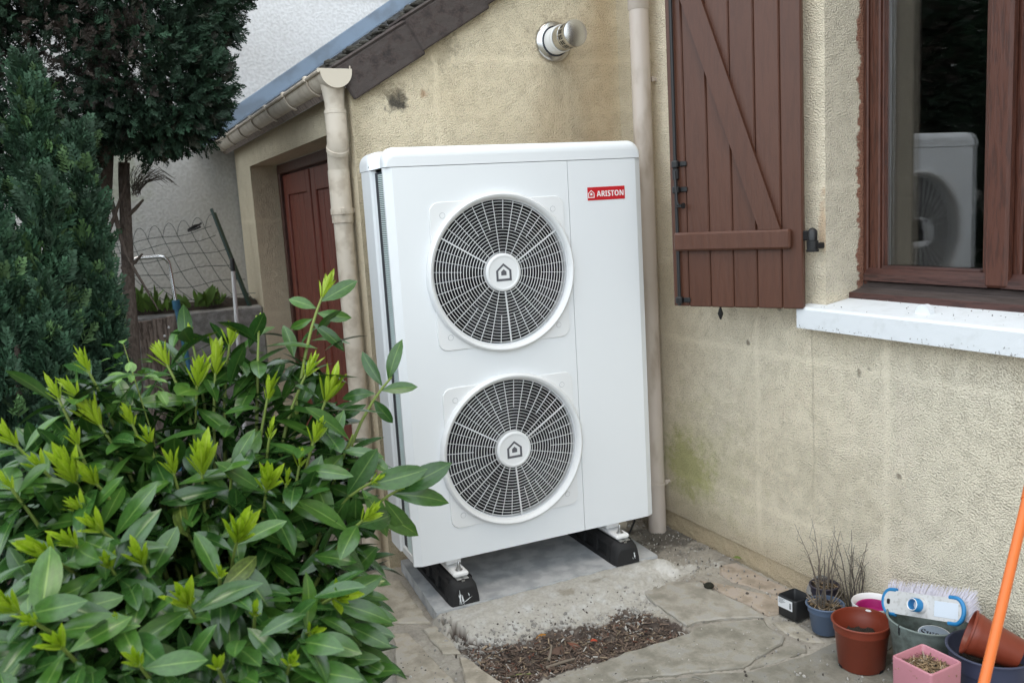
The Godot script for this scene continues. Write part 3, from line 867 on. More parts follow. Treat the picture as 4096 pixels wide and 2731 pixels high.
func window(z0: float, z1: float) -> void:
	var w := thing("casement_window", "brown wooden two-leaf window with peeling varnish above the white sill", "window", Vector3(0.17, 1.075, z0))
	var L := z1 - z0
	var s := st()
	box(s, Vector3(-0.002, 0.02, 0.001), Vector3(0.07, 1.42, 0.0205), 0.004)
	box(s, Vector3(-0.002, 0.02, L - 0.0205), Vector3(0.07, 1.42, L - 0.001), 0.004)
	box(s, Vector3(-0.001, 1.36, 0.0245), Vector3(0.07, 1.419, L - 0.0245), 0.004)
	obj("frame", s, M.window_wood, w)
	# the lower frame member, its nose over the sill
	s = st()
	xf = Transform3D()
	var pr := PackedVector2Array([Vector2(-0.062, 0.0), Vector2(0.07, 0.0), Vector2(0.07, 0.062), Vector2(0.0, 0.062), Vector2(-0.004, 0.047), Vector2(-0.012, 0.047), Vector2(-0.016, 0.042), Vector2(-0.06, 0.031)])
	xf = Transform3D()
	prism(s, pr, 0.001, L - 0.001)
	obj("bottom_rail", s, M.grey_rail, w)
	s = st()
	box(s, Vector3(-0.068, -0.002, -0.0), Vector3(-0.0615, 0.032, L), 0.002)
	obj("nose_strip", s, M.window_rail, w)
	var half := L / 2.0
	for k in 2:
		var leaf := Node3D.new()
		leaf.name = "sash"
		w.add_child(leaf, true)
		leaf.position = Vector3(0.004, 0.075, 0.022 + k * (half - 0.007))
		var W := half - 0.049
		s = st()
		box(s, Vector3(0, 0.0, 0), Vector3(0.045, 1.29, 0.042), 0.004)
		box(s, Vector3(0, 0.0, W - 0.036), Vector3(0.045, 1.29, W), 0.004)
		box(s, Vector3(0.0095, 0.02, 0.0425), Vector3(0.045, 1.28, 0.05), 0.002)
		box(s, Vector3(0.0095, 0.02, W - 0.045), Vector3(0.045, 1.28, W - 0.0365), 0.002)
		obj("stile", s, M.window_wood, leaf)
		s = st()
		box(s, Vector3(0.001, 0.0, 0.0505), Vector3(0.045, 0.042, W - 0.0455), 0.003)
		box(s, Vector3(0.001, 1.23, 0.0505), Vector3(0.045, 1.29, W - 0.0455), 0.003)
		var dr := PackedVector2Array([Vector2(0.0, 0.0), Vector2(0.0, 0.035), Vector2(-0.026, 0.016), Vector2(-0.028, -0.006), Vector2(-0.02, -0.008)])
		prism(s, dr, 0.0, W)
		obj("weather_bar", s, M.window_rail, leaf)
		for p in 2:
			s = st()
			box(s, Vector3(0.026 + 0.015 * p, 0.035, 0.047), Vector3(0.03 + 0.015 * p, 1.26, W - 0.04))
			obj("pane", s, M.glass, leaf)
		s = st()
		for e in [[0.0505, 0.056], [W - 0.051, W - 0.0455]]:
			box(s, Vector3(0.0305, 0.043, e[0]), Vector3(0.0405, 1.229, e[1]))
		obj("glazing_spacer", s, M.alu, leaf)
	s = st()
	box(s, Vector3(-0.03, 0.07, half - 0.036), Vector3(0.0035, 1.37, half + 0.036), 0.008)
	obj("meeting_strip", s, M.window_wood, w)

func shutter() -> void:
	var sh := thing("window_shutter", "brown plank shutter with diagonal brace, swung open beside the window", "shutter", Vector3(-0.284, 1.062, 0.75), atan2(-0.886, 0.465))
	var edges := [0.0, 0.062, 0.148, 0.235, 0.322, 0.409, 0.482]
	var s: SurfaceTool
	for k in 6:
		s = st()
		box(s, Vector3(edges[k] + 0.0008, 0.0 if k else 0.002, -0.027), Vector3(edges[k + 1] - 0.0008, 1.6, 0.0), 0.004)
		obj("plank", s, M.shutter if k % 2 else M.shutter_b, sh)
	for y in [0.205, 1.33]:
		s = st()
		box(s, Vector3(0.018, y, 0.0005), Vector3(0.447, y + 0.066, 0.026), 0.007)
		obj("cross_bar", s, M.shutter_b, sh)
	s = st()
	var lo := Vector2(0.375, 0.272)
	var hi := Vector2(0.02, 1.33)
	var d := (hi - lo).normalized()
	var n := Vector2(-d.y, d.x) * 0.036
	prism(s, PackedVector2Array([Vector2(lo.x - 0.037, 0.272), Vector2(lo.x + 0.037, 0.272), Vector2(hi.x + 0.037, 1.329), Vector2(hi.x - 0.037, 1.329)]), 0.0006, 0.02)
	xf = frame(Vector3(lo.x, lo.y, 0.02), Vector3(1, 0, 0), Vector3(d.x, d.y, 0), Vector3.BACK)
	xf = Transform3D()
	obj("brace", s, M.shutter, sh)
	s = st()
	tube(s, [Vector3(0.03, 0.006, 0.013), Vector3(0.0295, 0.5, 0.013), Vector3(0.03, 1.0, 0.013), Vector3(0.03, 1.6, 0.013)], [0.0065], 8)
	obj("bolt_rod", s, M.iron, sh)
	for y in [0.025, 0.425, 0.515]:
		s = st()
		box(s, Vector3(0.018, y - 0.013, 0.0005), Vector3(0.042, y + 0.013, 0.024), 0.004)
		box(s, Vector3(0.0425, y - 0.009, 0.0005), Vector3(0.07, y + 0.009, 0.008), 0.003)
		if y > 0.5:
			box(s, Vector3(0.02, y - 0.055, 0.001), Vector3(0.04, y - 0.0135, 0.022), 0.004)
		obj("rod_bracket", s, M.iron, sh)
	s = st()
	tube(s, [Vector3(0.031, 0.49, 0.022), Vector3(0.038, 0.43, 0.03), Vector3(0.04, 0.385, 0.03), Vector3(0.043, 0.37, 0.028)], [0.005, 0.004, 0.004, 0.006], 8)
	tube(s, [Vector3(0.03, 0.367, 0.018), Vector3(0.058, 0.367, 0.03), Vector3(0.066, 0.367, 0.034)], [0.006, 0.006, 0.011], 10)
	obj("bolt_handle", s, M.iron, sh)
	# hinge on the wall
	var h := thing("iron_pintle", "black iron hinge between the shutter and the window reveal", "hinge", Vector3(-0.045, 1.255, 1.205))
	s = st()
	lathe(s, [Vector2(0, 0), Vector2(0.02, 0), Vector2(0.021, 0.006), Vector2(0.018, 0.008), Vector2(0.019, 0.036), Vector2(0, 0.036)], 20)
	obj("pintle", s, M.iron, h)
	s = st()
	box(s, Vector3(-0.012, 0.0365, -0.05), Vector3(0.0, 0.07, 0.004), 0.004)
	lathe(s, [Vector2(0, 0.037), Vector2(0.016, 0.037), Vector2(0.016, 0.068), Vector2(0.009, 0.076), Vector2(0, 0.08)], 18)
	obj("strap_end", s, M.iron, h)
	s = st()
	box(s, Vector3(0.012, 0.008, -0.008), Vector3(0.05, 0.028, 0.008), 0.003)
	obj("wall_spike", s, M.iron, h)
	# the catch hanging below
	var c := thing("shutter_catch", "black leaf-shaped iron catch hanging under the shutter", "shutter catch", Vector3(-0.045, 0.985, 0.72))
	s = st()
	tube(s, [Vector3(0, 0.085, 0), Vector3(0, 0.06, 0), Vector3(0.0, 0.045, 0.0), Vector3(0, 0.022, 0), Vector3(0, 0, 0)], [0.006, 0.0055, 0.004, 0.011, 0.003], 8)
	obj("weight", s, M.iron, c)
	s = st()
	box(s, Vector3(-0.004, 0.08, -0.006), Vector3(0.05, 0.092, 0.006), 0.002)
	obj("pin", s, M.iron, c)

func drainage() -> void:
	# half-round gutter along the lean-to eave
	var gx := -1.292
	var gy := 2.008
	var r := 0.058
	var g := thing("roof_gutter", "beige plastic half-round gutter along the lean-to eave", "gutter", Vector3(gx, gy, 0))
	var prof := []
	for k in 17:
		var a := PI + PI * k / 16.0
		prof.append(Vector2(cos(a) * r, sin(a) * r))
	var ring := func(rad: float, z: float) -> Array:
		var o := []
		for q in prof:
			o.append(Vector3(q.x / r * rad, q.y / r * rad, z))
		return o
	var s := st()
	for pass_ in 2:
		var rad := r if pass_ == 0 else r - 0.003
		var a: Array = ring.call(rad, -2.96)
		var b: Array = ring.call(rad, 0.045)
		s.set_smooth_group(1 + pass_)
		for k in 16:
			var n: Vector3 = (a[k] + a[k + 1]) * (1.0 if pass_ == 0 else -1.0)
			quado(s, a[k], a[k + 1], b[k + 1], b[k], Vector3(n.x, n.y, 0))
	s.set_smooth_group(-1)
	tube(s, [Vector3(-r - 0.004, 0.002, -2.96), Vector3(-r - 0.004, 0.002, 0.045)], [0.008], 10)
	box(s, Vector3(r - 0.003, 0, -2.96), Vector3(r, 0.02, 0.045))
	obj("trough", s, M.pvc, g)
	s = st()
	var cap := PackedVector2Array()
	for q in prof:
		cap.append(q * 1.06)
	cap.append(Vector2(r * 1.06, 0.008))
	cap.append(Vector2(-r - 0.013, 0.01))
	cap.append(Vector2(-r - 0.016, 0.0))
	cap.append(Vector2(-r - 0.011, -0.006))
	prism(s, cap, 0.0455, 0.05)
	obj("end_cap", s, M.pvc_clean, g)
	for k in 7:
		var z := -0.2 - 0.44 * k
		s = st()
		for m in 16:
			var a := Vector3(prof[m].x, prof[m].y, 0) * 1.05
			var b := Vector3(prof[m + 1].x, prof[m + 1].y, 0) * 1.05
			var a2 := a * 1.07
			var b2 := b * 1.07
			quado(s, a2 + Vector3(0, 0, z), b2 + Vector3(0, 0, z), b2 + Vector3(0, 0, z + 0.03), a2 + Vector3(0, 0, z + 0.03), a + b)
			quado(s, a + Vector3(0, 0, z + 0.03), b + Vector3(0, 0, z + 0.03), b2 + Vector3(0, 0, z + 0.03), a2 + Vector3(0, 0, z + 0.03), Vector3.BACK)
			quado(s, a + Vector3(0, 0, z), b + Vector3(0, 0, z), b2 + Vector3(0, 0, z), a2 + Vector3(0, 0, z), Vector3.FORWARD)
		box(s, Vector3(-r - 0.016, -0.008, z), Vector3(-r + 0.004, 0.014, z + 0.03), 0.003)
		obj("bracket", s, M.pvc, g)
	# outlet, elbow and pipe down the corner
	var p := thing("gutter_downpipe", "weathered beige downpipe with elbow dropping from the gutter outlet beside the wooden door", "downpipe", Vector3(-1.288, 0, -0.03))
	s = st()
	lathe(s, [Vector2(0.046, 1.86), Vector2(0.046, 1.9), Vector2(0.052, 1.94), Vector2(0.062, 1.985)], 32)
	obj("outlet", s, M.pvc, p)
	s = st()
	lathe(s, [Vector2(0.05, 1.79), Vector2(0.05, 1.858), Vector2(0.052, 1.86), Vector2(0.052, 1.872), Vector2(0.046, 1.874)], 32)
	tube(s, [Vector3(0, 1.8, 0), Vector3(0, 1.765, 0), Vector3(0.0, 1.735, -0.012), Vector3(0.003, 1.7, -0.035), Vector3(0.007, 1.66, -0.056), Vector3(0.008, 1.62, -0.06)], [0.0495], 32)
	xf = Transform3D(Basis.from_euler(Vector3(0.5, 0, 0)), Vector3(0.001, 1.725, -0.018))
	lathe(s, [Vector2(0.0505, -0.012), Vector2(0.0535, -0.01), Vector2(0.0535, 0.006), Vector2(0.0505, 0.008)], 32)
	xf = Transform3D()
	obj("elbow", s, M.pvc, p)
	s = st()
	xf = Transform3D(Basis(), Vector3(0.008, 0, -0.06))
	lathe(s, [Vector2(0.052, 1.44), Vector2(0.0525, 1.6), Vector2(0.0525, 1.645), Vector2(0.049, 1.647)], 32)
	lathe(s, [Vector2(0.046, 0.0), Vector2(0.046, 1.53), Vector2(0.052, 1.531)], 32)
	xf = Transform3D()
	obj("pipe", s, M.pvc, p)
	s = st()
	xf = Transform3D(Basis(), Vector3(0.008, 1.485, -0.06))
	lathe(s, [Vector2(0.0527, -0.012), Vector2(0.056, -0.012), Vector2(0.056, 0.012), Vector2(0.0527, 0.012)], 32)
	box(s, Vector3(-0.02, -0.013, 0.05), Vector3(-0.004, 0.013, 0.066), 0.002)
	box(s, Vector3(0.045, -0.008, -0.01), Vector3(0.065, 0.008, 0.006), 0.002)
	xf = Transform3D()
	obj("collar", s, M.pvc, p)
	p.scale = Vector3(0.82, 1, 0.82)
	# pipe in the inner corner
	var q := thing("corner_downpipe", "pale pinkish-beige downpipe in the corner right of the heat pump", "downpipe", Vector3(-0.07, 0, 0.275))
	s = st()
	lathe(s, [Vector2(0.04, -0.02), Vector2(0.04, 2.235)], 36)
	obj("pipe", s, M.pvc_corner, q)
	s = st()
	lathe(s, [Vector2(0.0402, 2.225), Vector2(0.044, 2.23), Vector2(0.044, 2.95), Vector2(0.042, 2.97)], 36)
	obj("socket", s, M.pvc_corner, q)
	for y in [0.215, 1.95]:
		s = st()
		xf = Transform3D(Basis(), Vector3(0, y, 0))
		if y < 1.0:
			lathe(s, [Vector2(0.0402, -0.009), Vector2(0.0435, -0.008), Vector2(0.0435, 0.008), Vector2(0.0402, 0.009)], 36)
		box(s, Vector3(0.038, -0.007, 0.0), Vector3(0.075, 0.007, 0.012), 0.002)
		box(s, Vector3(0.042, -0.01, -0.012), Vector3(0.054, 0.01, 0.02), 0.002)
		xf = Transform3D()
		obj("collar", s, M.pvc_corner, q)

	# flue through the gable
	var f := thing("flue_terminal", "stainless steel balanced flue poking out of the gable wall above the heat pump", "flue", Vector3(-0.324, 2.145, 0.0))
	f.rotation.x = PI / 2      # local y points out of the wall
	s = st()
	lathe(s, [Vector2(0.086, 0.001), Vector2(0.085, 0.008), Vector2(0.078, 0.014), Vector2(0.062, 0.019), Vector2(0.06, 0.012)], 48)
	obj("wall_plate", s, M.steel, f)
	s = st()
	lathe(s, [Vector2(0.056, 0.004), Vector2(0.056, 0.06), Vector2(0.053, 0.064), Vector2(0.056, 0.068), Vector2(0.056, 0.082), Vector2(0.053, 0.086)], 48)
	obj("outer_sleeve", s, M.white_plain, f)
	s = st()
	lathe(s, [Vector2(0.0555, 0.012), Vector2(0.063, 0.013), Vector2(0.063, 0.021), Vector2(0.0555, 0.022)], 40)
	obj("gasket", s, M.plate_dark, f)
	s = st()
	lathe(s, [Vector2(0.052, 0.08), Vector2(0.052, 0.128), Vector2(0.049, 0.129)], 48)
	obj("pipe", s, M.steel, f)
	s = st()
	lathe(s, [Vector2(0.04, 0.12), Vector2(0.04, 0.18)], 32)
	obj("inner_pipe", s, M.plate_dark, f)
	s = st()
	for k in 3:
		xf = Transform3D(Basis(), Vector3(0, 0.139 + 0.013 * k, 0))
		lathe(s, [Vector2(0.047, -0.002), Vector2(0.0518, -0.002), Vector2(0.0518, 0.002), Vector2(0.047, 0.002)], 40)
	xf = Transform3D()
	for k in 14:
		xf = Transform3D(Basis(Vector3.UP, TAU * k / 14.0), Vector3.ZERO)
		box(s, Vector3(0.0475, 0.127, -0.002), Vector3(0.0515, 0.177, 0.002))
	xf = Transform3D()
	obj("cage", s, M.steel, f)
	s = st()
	lathe(s, [Vector2(0.047, 0.174), Vector2(0.0545, 0.175), Vector2(0.0545, 0.19), Vector2(0.0535, 0.192), Vector2(0.0, 0.209)], 48)
	obj("end_cap", s, M.steel, f)

func hole_zone(s: SurfaceTool, c: Vector2, r: float, lo: Vector2, hi: Vector2, z: float) -> void:
	var angles := []
	for k in 72:
		angles.append(TAU * k / 72.0)
	for q in [lo, hi, Vector2(lo.x, hi.y), Vector2(hi.x, lo.y)]:
		angles.append(fposmod((q - c).angle(), TAU))
	angles.sort()
	var edge := func(t: float) -> Vector2:
		var d := Vector2(cos(t), sin(t))
		var k := 1e9
		if absf(d.x) > 1e-6:
			k = minf(k, ((hi.x if d.x > 0 else lo.x) - c.x) / d.x)
		if absf(d.y) > 1e-6:
			k = minf(k, ((hi.y if d.y > 0 else lo.y) - c.y) / d.y)
		return c + d * k
	for i in angles.size():
		var t0: float = angles[i]
		var t1: float = angles[(i + 1) % angles.size()]
		var a := c + Vector2(cos(t0), sin(t0)) * r
		var b := c + Vector2(cos(t1), sin(t1)) * r
		var p: Vector2 = edge.call(t0)
		var q: Vector2 = edge.call(t1)
		quad(s, Vector3(a.x, a.y, z), Vector3(p.x, p.y, z), Vector3(q.x, q.y, z), Vector3(b.x, b.y, z))
		quado(s, Vector3(a.x, a.y, z), Vector3(b.x, b.y, z), Vector3(b.x, b.y, z - 0.012), Vector3(a.x, a.y, z - 0.012), Vector3(c.x - a.x, c.y - a.y, 0))

# a ring of the cover: x0..x1, top y1 with round corners rc, at depth z
func cover_ring(x0: float, x1: float, y0: float, y1: float, rc: float, z: float) -> Array:
	var o := [Vector3(x0, y0, z)]
	for k in 9:
		var a := PI - PI / 2 * k / 8.0
		o.append(Vector3(x0 + rc + cos(a) * rc, y1 - rc + sin(a) * rc, z))
	for k in 9:
		var a := PI / 2 - PI / 2 * k / 8.0
		o.append(Vector3(x1 - rc + cos(a) * rc, y1 - rc + sin(a) * rc, z))
	o.append(Vector3(x1, y0, z))
	return o

func loft(s: SurfaceTool, rings: Array, g: int) -> void:
	s.set_smooth_group(g)
	for i in rings.size() - 1:
		for k in rings[i].size() - 1:
			quad(s, rings[i][k], rings[i + 1][k], rings[i + 1][k + 1], rings[i][k + 1])
	s.set_smooth_group(-1)

func ring_cap(s: SurfaceTool, ring: Array, front: bool) -> void:
	var m := Vector3((ring[0].x + ring[-1].x) / 2.0, ring[0].y, ring[0].z)
	for k in ring.size() - 1:
		if front:
			tri(s, m, ring[k + 1], ring[k])
		else:
			tri(s, m, ring[k], ring[k + 1])

func house_mark(s: SurfaceTool, w: float, t: float, z0: float, z1: float) -> void:
	var f := func(k: float) -> Array:
		return [Vector2(-0.5 * k, -0.52 * k), Vector2(0.5 * k, -0.52 * k), Vector2(0.5 * k, 0.12 * k), Vector2(0, 0.55 * k), Vector2(-0.5 * k, 0.12 * k)]
	var o: Array = f.call(w)
	var n: Array = f.call(w - 2.0 * t)
	for i in 5:
		var j := (i + 1) % 5
		prism(s, PackedVector2Array([o[i], o[j], n[j], n[i]]), z0, z1)
	prism(s, PackedVector2Array(f.call(w * 0.34)), z0, z1)

func heat_pump() -> void:
	var W := 1.022
	var H := 1.434
	var D := 0.36
	var p := thing("heat_pump", "large white outdoor heat pump with two round fan grilles and a red badge", "heat pump", Vector3(-1.28, 0.185, 0.5), -0.0321)
	var s := st()
	# front panel with its two fan openings, bevelled left edge and side return
	var fc := [Vector2(0.413, 1.044), Vector2(0.413, 0.381)]
	var rh := 0.262
	hole_zone(s, fc[0], rh, Vector2(0.028, 0.72), Vector2(0.7, 1.37), 0.0)
	hole_zone(s, fc[1], rh, Vector2(0.028, 0.06), Vector2(0.7, 0.72), 0.0)
	quad(s, Vector3(0.028, 1.37, 0), Vector3(0.7, 1.37, 0), Vector3(0.7, H - 0.001, 0), Vector3(0.028, H - 0.001, 0))
	quad(s, Vector3(0.028, 0.0, 0), Vector3(0.7, 0.0, 0), Vector3(0.7, 0.06, 0), Vector3(0.028, 0.06, 0))
	quad(s, Vector3(0.0, 0.0, -0.014), Vector3(0.028, 0.0, 0), Vector3(0.028, H - 0.001, 0), Vector3(0.0, H - 0.001, -0.014))
	quad(s, Vector3(0.0, 0.0, -0.026), Vector3(0.0, 0.0, -0.014), Vector3(0.0, H - 0.001, -0.014), Vector3(0.0, H - 0.001, -0.026))
	quad(s, Vector3(0.03, 0.0, -0.026), Vector3(0.0, 0.0, -0.026), Vector3(0.0, H - 0.001, -0.026), Vector3(0.03, H - 0.001, -0.026))
	quad(s, Vector3(0.7, 0.0, 0), Vector3(0.7, 0.0, -0.015), Vector3(0.7, H - 0.001, -0.015), Vector3(0.7, H - 0.001, 0))
	quad(s, Vector3(0.0, 0, -0.026), Vector3(0.7, 0, -0.026), Vector3(0.7, 0, 0), Vector3(0.028, 0, 0))
	obj("front_panel", s, M.white, p)
	s = st()
	quad(s, Vector3(0.7022, 0.0, -0.0004), Vector3(0.994, 0.0, -0.0004), Vector3(0.994, H - 0.001, -0.0004), Vector3(0.7022, H - 0.001, -0.0004))
	quad(s, Vector3(0.7022, 0.0, -0.015), Vector3(0.7022, 0.0, -0.0004), Vector3(0.7022, H - 0.001, -0.0004), Vector3(0.7022, H - 0.001, -0.015))
	quad(s, Vector3(0.994, 0.0, -0.0004), Vector3(W, 0.0, -0.014), Vector3(W, H - 0.001, -0.014), Vector3(0.994, H - 0.001, -0.0004))
	quad(s, Vector3(W, 0.0, -0.014), Vector3(W, 0.0, -D), Vector3(W, H - 0.001, -D), Vector3(W, H - 0.001, -0.014))
	quad(s, Vector3(0.7022, 0, -0.2), Vector3(W, 0, -0.2), Vector3(W, 0, -0.014), Vector3(0.7022, 0, -0.0004))
	obj("service_panel", s, M.white, p)
	s = st()
	quad(s, Vector3(W - 0.001, 0.0, -D), Vector3(0.05, 0.0, -D), Vector3(0.05, H, -D), Vector3(W - 0.001, H, -D))
	quad(s, Vector3(0.05, 0.0, -D + 0.004), Vector3(W - 0.001, 0.0, -D + 0.004), Vector3(W - 0.001, H, -D + 0.004), Vector3(0.05, H, -D + 0.004))
	obj("back_panel", s, M.white, p)
	# top cover: deep body, with a notch over the coil on the left
	var y0 := H + 0.001
	var y1 := 1.502
	s = st()
	var rf := 0.034
	var rings := []
	rings.append(cover_ring(0.0, W, y0, y1, 0.045, -0.04))
	for k in 8:
		var a := PI / 2 * k / 7.0
		var i := rf * (1.0 - cos(a))
		rings.append(cover_ring(i * 0.35, W - i * 0.35, y0, y1 - i, 0.045 - i * 0.4, -rf + rf * sin(a) + 0.001))
	loft(s, rings, 1)
	ring_cap(s, rings[-1], true)
	ring_cap(s, rings[0], false)
	loft(s, [cover_ring(0.042, W, y0, y1, 0.045, -0.2), cover_ring(0.042, W, y0, y1, 0.045, -0.04)], 2)
	var back := []
	for k in 6:
		var a := PI / 2 * k / 5.0
		var i := 0.04 * (1.0 - sin(a))
		back.append(cover_ring(i, W - i, y0, y1 - i, 0.045, -D + 0.04 * (1.0 - cos(a)) - 0.0))
	back.append(cover_ring(0.0, W, y0, y1, 0.045, -0.235))
	for k in 5:
		var a := PI / 2 * k / 4.0
		var i := 0.026 * (1.0 - cos(a))
		back.append(cover_ring(i, W, y0, y1 - i * 0.1, 0.045, -0.226 + 0.026 * sin(a)))
	loft(s, back, 3)
	ring_cap(s, back[0], false)
	ring_cap(s, back[-1], true)
	quad(s, Vector3(0, y0, -D), Vector3(W, y0, -D), Vector3(W, y0, 0), Vector3(0.0, y0, 0))
	obj("top_cover", s, M.white, p)
	# left side: rear corner post, dark end plate and the finned coil
	s = st()
	var post := PackedVector2Array([Vector2(0.0, 0.2), Vector2(0.026, 0.196), Vector2(0.028, 0.2), Vector2(0.006, 0.21), Vector2(0.006, 0.3)])
	var plan := [Vector2(0.016, -0.166), Vector2(0.012, -0.172), Vector2(0.008, -0.185), Vector2(0.001, -0.19), Vector2(0.0, -0.205), Vector2(0.0, -0.30)]
	for k in 7:
		var a := PI + PI / 2 * k / 6.0
		plan.append(Vector2(0.06 + 0.06 * cos(a), -0.3 + 0.06 * sin(a)))
	plan.append(Vector2(0.1, -0.36))
	for k in plan.size() - 1:
		var a: Vector2 = plan[k]
		var b: Vector2 = plan[k + 1]
		s.set_smooth_group(1 if k >= 5 else -1)
		quad(s, Vector3(b.x, 0.0, b.y), Vector3(a.x, 0.0, a.y), Vector3(a.x, H - 0.001, a.y), Vector3(b.x, H - 0.001, b.y))
	s.set_smooth_group(-1)
	box(s, Vector3(0.016, 0, -0.2), Vector3(0.02, H, -0.167))
	obj("corner_post", s, M.white, p)
	s = st()
	box(s, Vector3(0.0135, 0.031, -0.1665), Vector3(0.02, H - 0.01, -0.112))
	obj("end_plate", s, M.plate_dark, p)
	s = st()
	box(s, Vector3(0.0145, 0.031, -0.1115), Vector3(0.022, H - 0.01, -0.027))
	obj("coil_core", s, M.coil_back, p)
	s = st()
	for k in 213:
		box(s, Vector3(0.008, 0.034 + 0.0065 * k, -0.111), Vector3(0.0144, 0.034 + 0.0065 * k + 0.0033, -0.0275))
	var fins := obj("coil_fins", s, M.fin, p)
	fins.set_meta("kind", "stuff")
	s = st()
	box(s, Vector3(0.004, 0.001, -0.165), Vector3(0.03, 0.03, -0.0265), 0.002)
	box(s, Vector3(0.06, 0.0012, -0.35), Vector3(W - 0.01, 0.02, -0.03), 0.003)
	obj("base_pan", s, M.white_plain, p)
	s = st()
	lathe(s, [Vector2(0, 0.0), Vector2(0.003, 0.0), Vector2(0.0035, 0.002), Vector2(0, 0.004)], 10)
	var scr := obj("screw", s, M.zinc_bolt, p)
	scr.transform = Transform3D(Basis(Vector3.BACK, PI / 2), Vector3(0.0, H + 0.012, -0.19))
	# fan chambers
	for k in 2:
		s = st()
		var c: Vector2 = fc[k]
		var lo := Vector3(0.06, c.y - 0.32, -0.33)
		var hi := Vector3(0.698, c.y + 0.32, -0.014)
		quad(s, lo, Vector3(hi.x, lo.y, lo.z), Vector3(hi.x, hi.y, lo.z), Vector3(lo.x, hi.y, lo.z))
		quad(s, lo, Vector3(lo.x, lo.y, hi.z), Vector3(hi.x, lo.y, hi.z), Vector3(hi.x, lo.y, lo.z))
		quad(s, Vector3(lo.x, hi.y, lo.z), Vector3(hi.x, hi.y, lo.z), hi, Vector3(lo.x, hi.y, hi.z))
		quad(s, lo, Vector3(lo.x, hi.y, lo.z), Vector3(lo.x, hi.y, hi.z), Vector3(lo.x, lo.y, hi.z))
		quad(s, Vector3(hi.x, lo.y, lo.z), Vector3(hi.x, lo.y, hi.z), hi, Vector3(hi.x, hi.y, lo.z))
		obj("fan_chamber", s, M.dark, p)
		var fan := Node3D.new()
		fan.name = "fan"
		p.add_child(fan, true)
		fan.position = Vector3(c.x, c.y, -0.1)
		fan.rotation.z = 0.4 + k
		s = st()
		xf = Transform3D(Basis(Vector3.RIGHT, PI / 2), Vector3.ZERO)
		lathe(s, [Vector2(0.07, -0.05), Vector2(0.07, 0.03), Vector2(0.06, 0.04), Vector2(0, 0.045)], 24)
		xf = Transform3D()
		obj("fan_hub", s, M.dark, fan)
		for b in 3:
			s = st()
			s.set_smooth_group(1)
			for i in 8:
				for j in 5:
					var q := []
					for u in [[i, j], [i + 1, j], [i + 1, j + 1], [i, j + 1]]:
						var rr: float = 0.068 + 0.178 * u[0] / 8.0
						var t: float = (-0.5 + u[1] / 5.0) * (0.9 + 0.5 * u[0] / 8.0) + 0.35 * u[0] / 8.0
						q.append(Vector3(rr * cos(t), rr * sin(t), 0.06 * (-0.5 + u[1] / 5.0)))
					quad(s, q[0], q[1], q[2], q[3])
			obj("fan_blade", s, M.dark, fan).rotation.z = TAU * b / 3.0
	# grilles: one built, one copied
	var g := Node3D.new()
	g.name = "fan_grille"
	p.add_child(g)
	g.position = Vector3(fc[0].x, fc[0].y, 0.0)
	s = st()
	var hs := 0.262
	var rc := 0.035
	var edge := func(t: float) -> Vector2:
		var d := Vector2(cos(t), sin(t))
		var k: float = hs / maxf(absf(d.x), absf(d.y))
		var q := d * k
		var cc := Vector2(signf(q.x), signf(q.y)) * (hs - rc)
		if absf(q.x) > hs - rc and absf(q.y) > hs - rc:
			# meet the rounded corner
			var bq := d.dot(cc)
			k = bq + sqrt(maxf(0.0, bq * bq - cc.length_squared() + rc * rc))
			q = d * k
		return q
	for k in 144:
		var t0 := TAU * k / 144.0
		var t1 := TAU * (k + 1) / 144.0
		var a: Vector2 = edge.call(t0)
		var b: Vector2 = edge.call(t1)
		a = a.normalized() * maxf(a.length(), 0.268)
		b = b.normalized() * maxf(b.length(), 0.268)
		var ia := Vector2(cos(t0), sin(t0)) * 0.264
		var ib := Vector2(cos(t1), sin(t1)) * 0.264
		quad(s, Vector3(ia.x, ia.y, 0.005), Vector3(a.x, a.y, 0.005), Vector3(b.x, b.y, 0.005), Vector3(ib.x, ib.y, 0.005))
		var a2 := a + a.normalized() * 0.003
		var b2 := b + b.normalized() * 0.003
		quad(s, Vector3(a.x, a.y, 0.005), Vector3(a2.x, a2.y, 0.0005), Vector3(b2.x, b2.y, 0.0005), Vector3(b.x, b.y, 0.005))
	obj("mounting_plate", s, M.grille, g)
	for k in 4:
		s = st()
		xf = Transform3D(Basis(Vector3.RIGHT, PI / 2), Vector3(0.2165 * (1 if k % 2 else -1), 0.2165 * (1 if k < 2 else -1), 0.0052))
		lathe(s, [Vector2(0.0092, 0.0), Vector2(0.0092, 0.0012), Vector2(0.0, 0.0012)], 24)
		xf = Transform3D()
		var sc := obj("screw_cover", s, M.grille, g)
		s = st()
		xf = Transform3D(Basis(Vector3.RIGHT, PI / 2), Vector3(0.2165 * (1 if k % 2 else -1), 0.2165 * (1 if k < 2 else -1), 0.0052))
		lathe(s, [Vector2(0.0103, 0.0), Vector2(0.0103, 0.0004), Vector2(0.0093, 0.0004), Vector2(0.0093, 0.0)], 24)
		xf = Transform3D()
		obj("cover_groove", s, M.groove, g)
	s = st()
	xf = Transform3D(Basis(Vector3.RIGHT, PI / 2), Vector3.ZERO)
	lathe(s, [Vector2(0.29, 0.0006), Vector2(0.2895, 0.012), Vector2(0.287, 0.019), Vector2(0.281, 0.0235), Vector2(0.2755, 0.022), Vector2(0.271, 0.017), Vector2(0.266, 0.009), Vector2(0.2635, -0.03)], 96)
	xf = Transform3D()
	obj("outer_ring", s, M.grille, g)
	s = st()
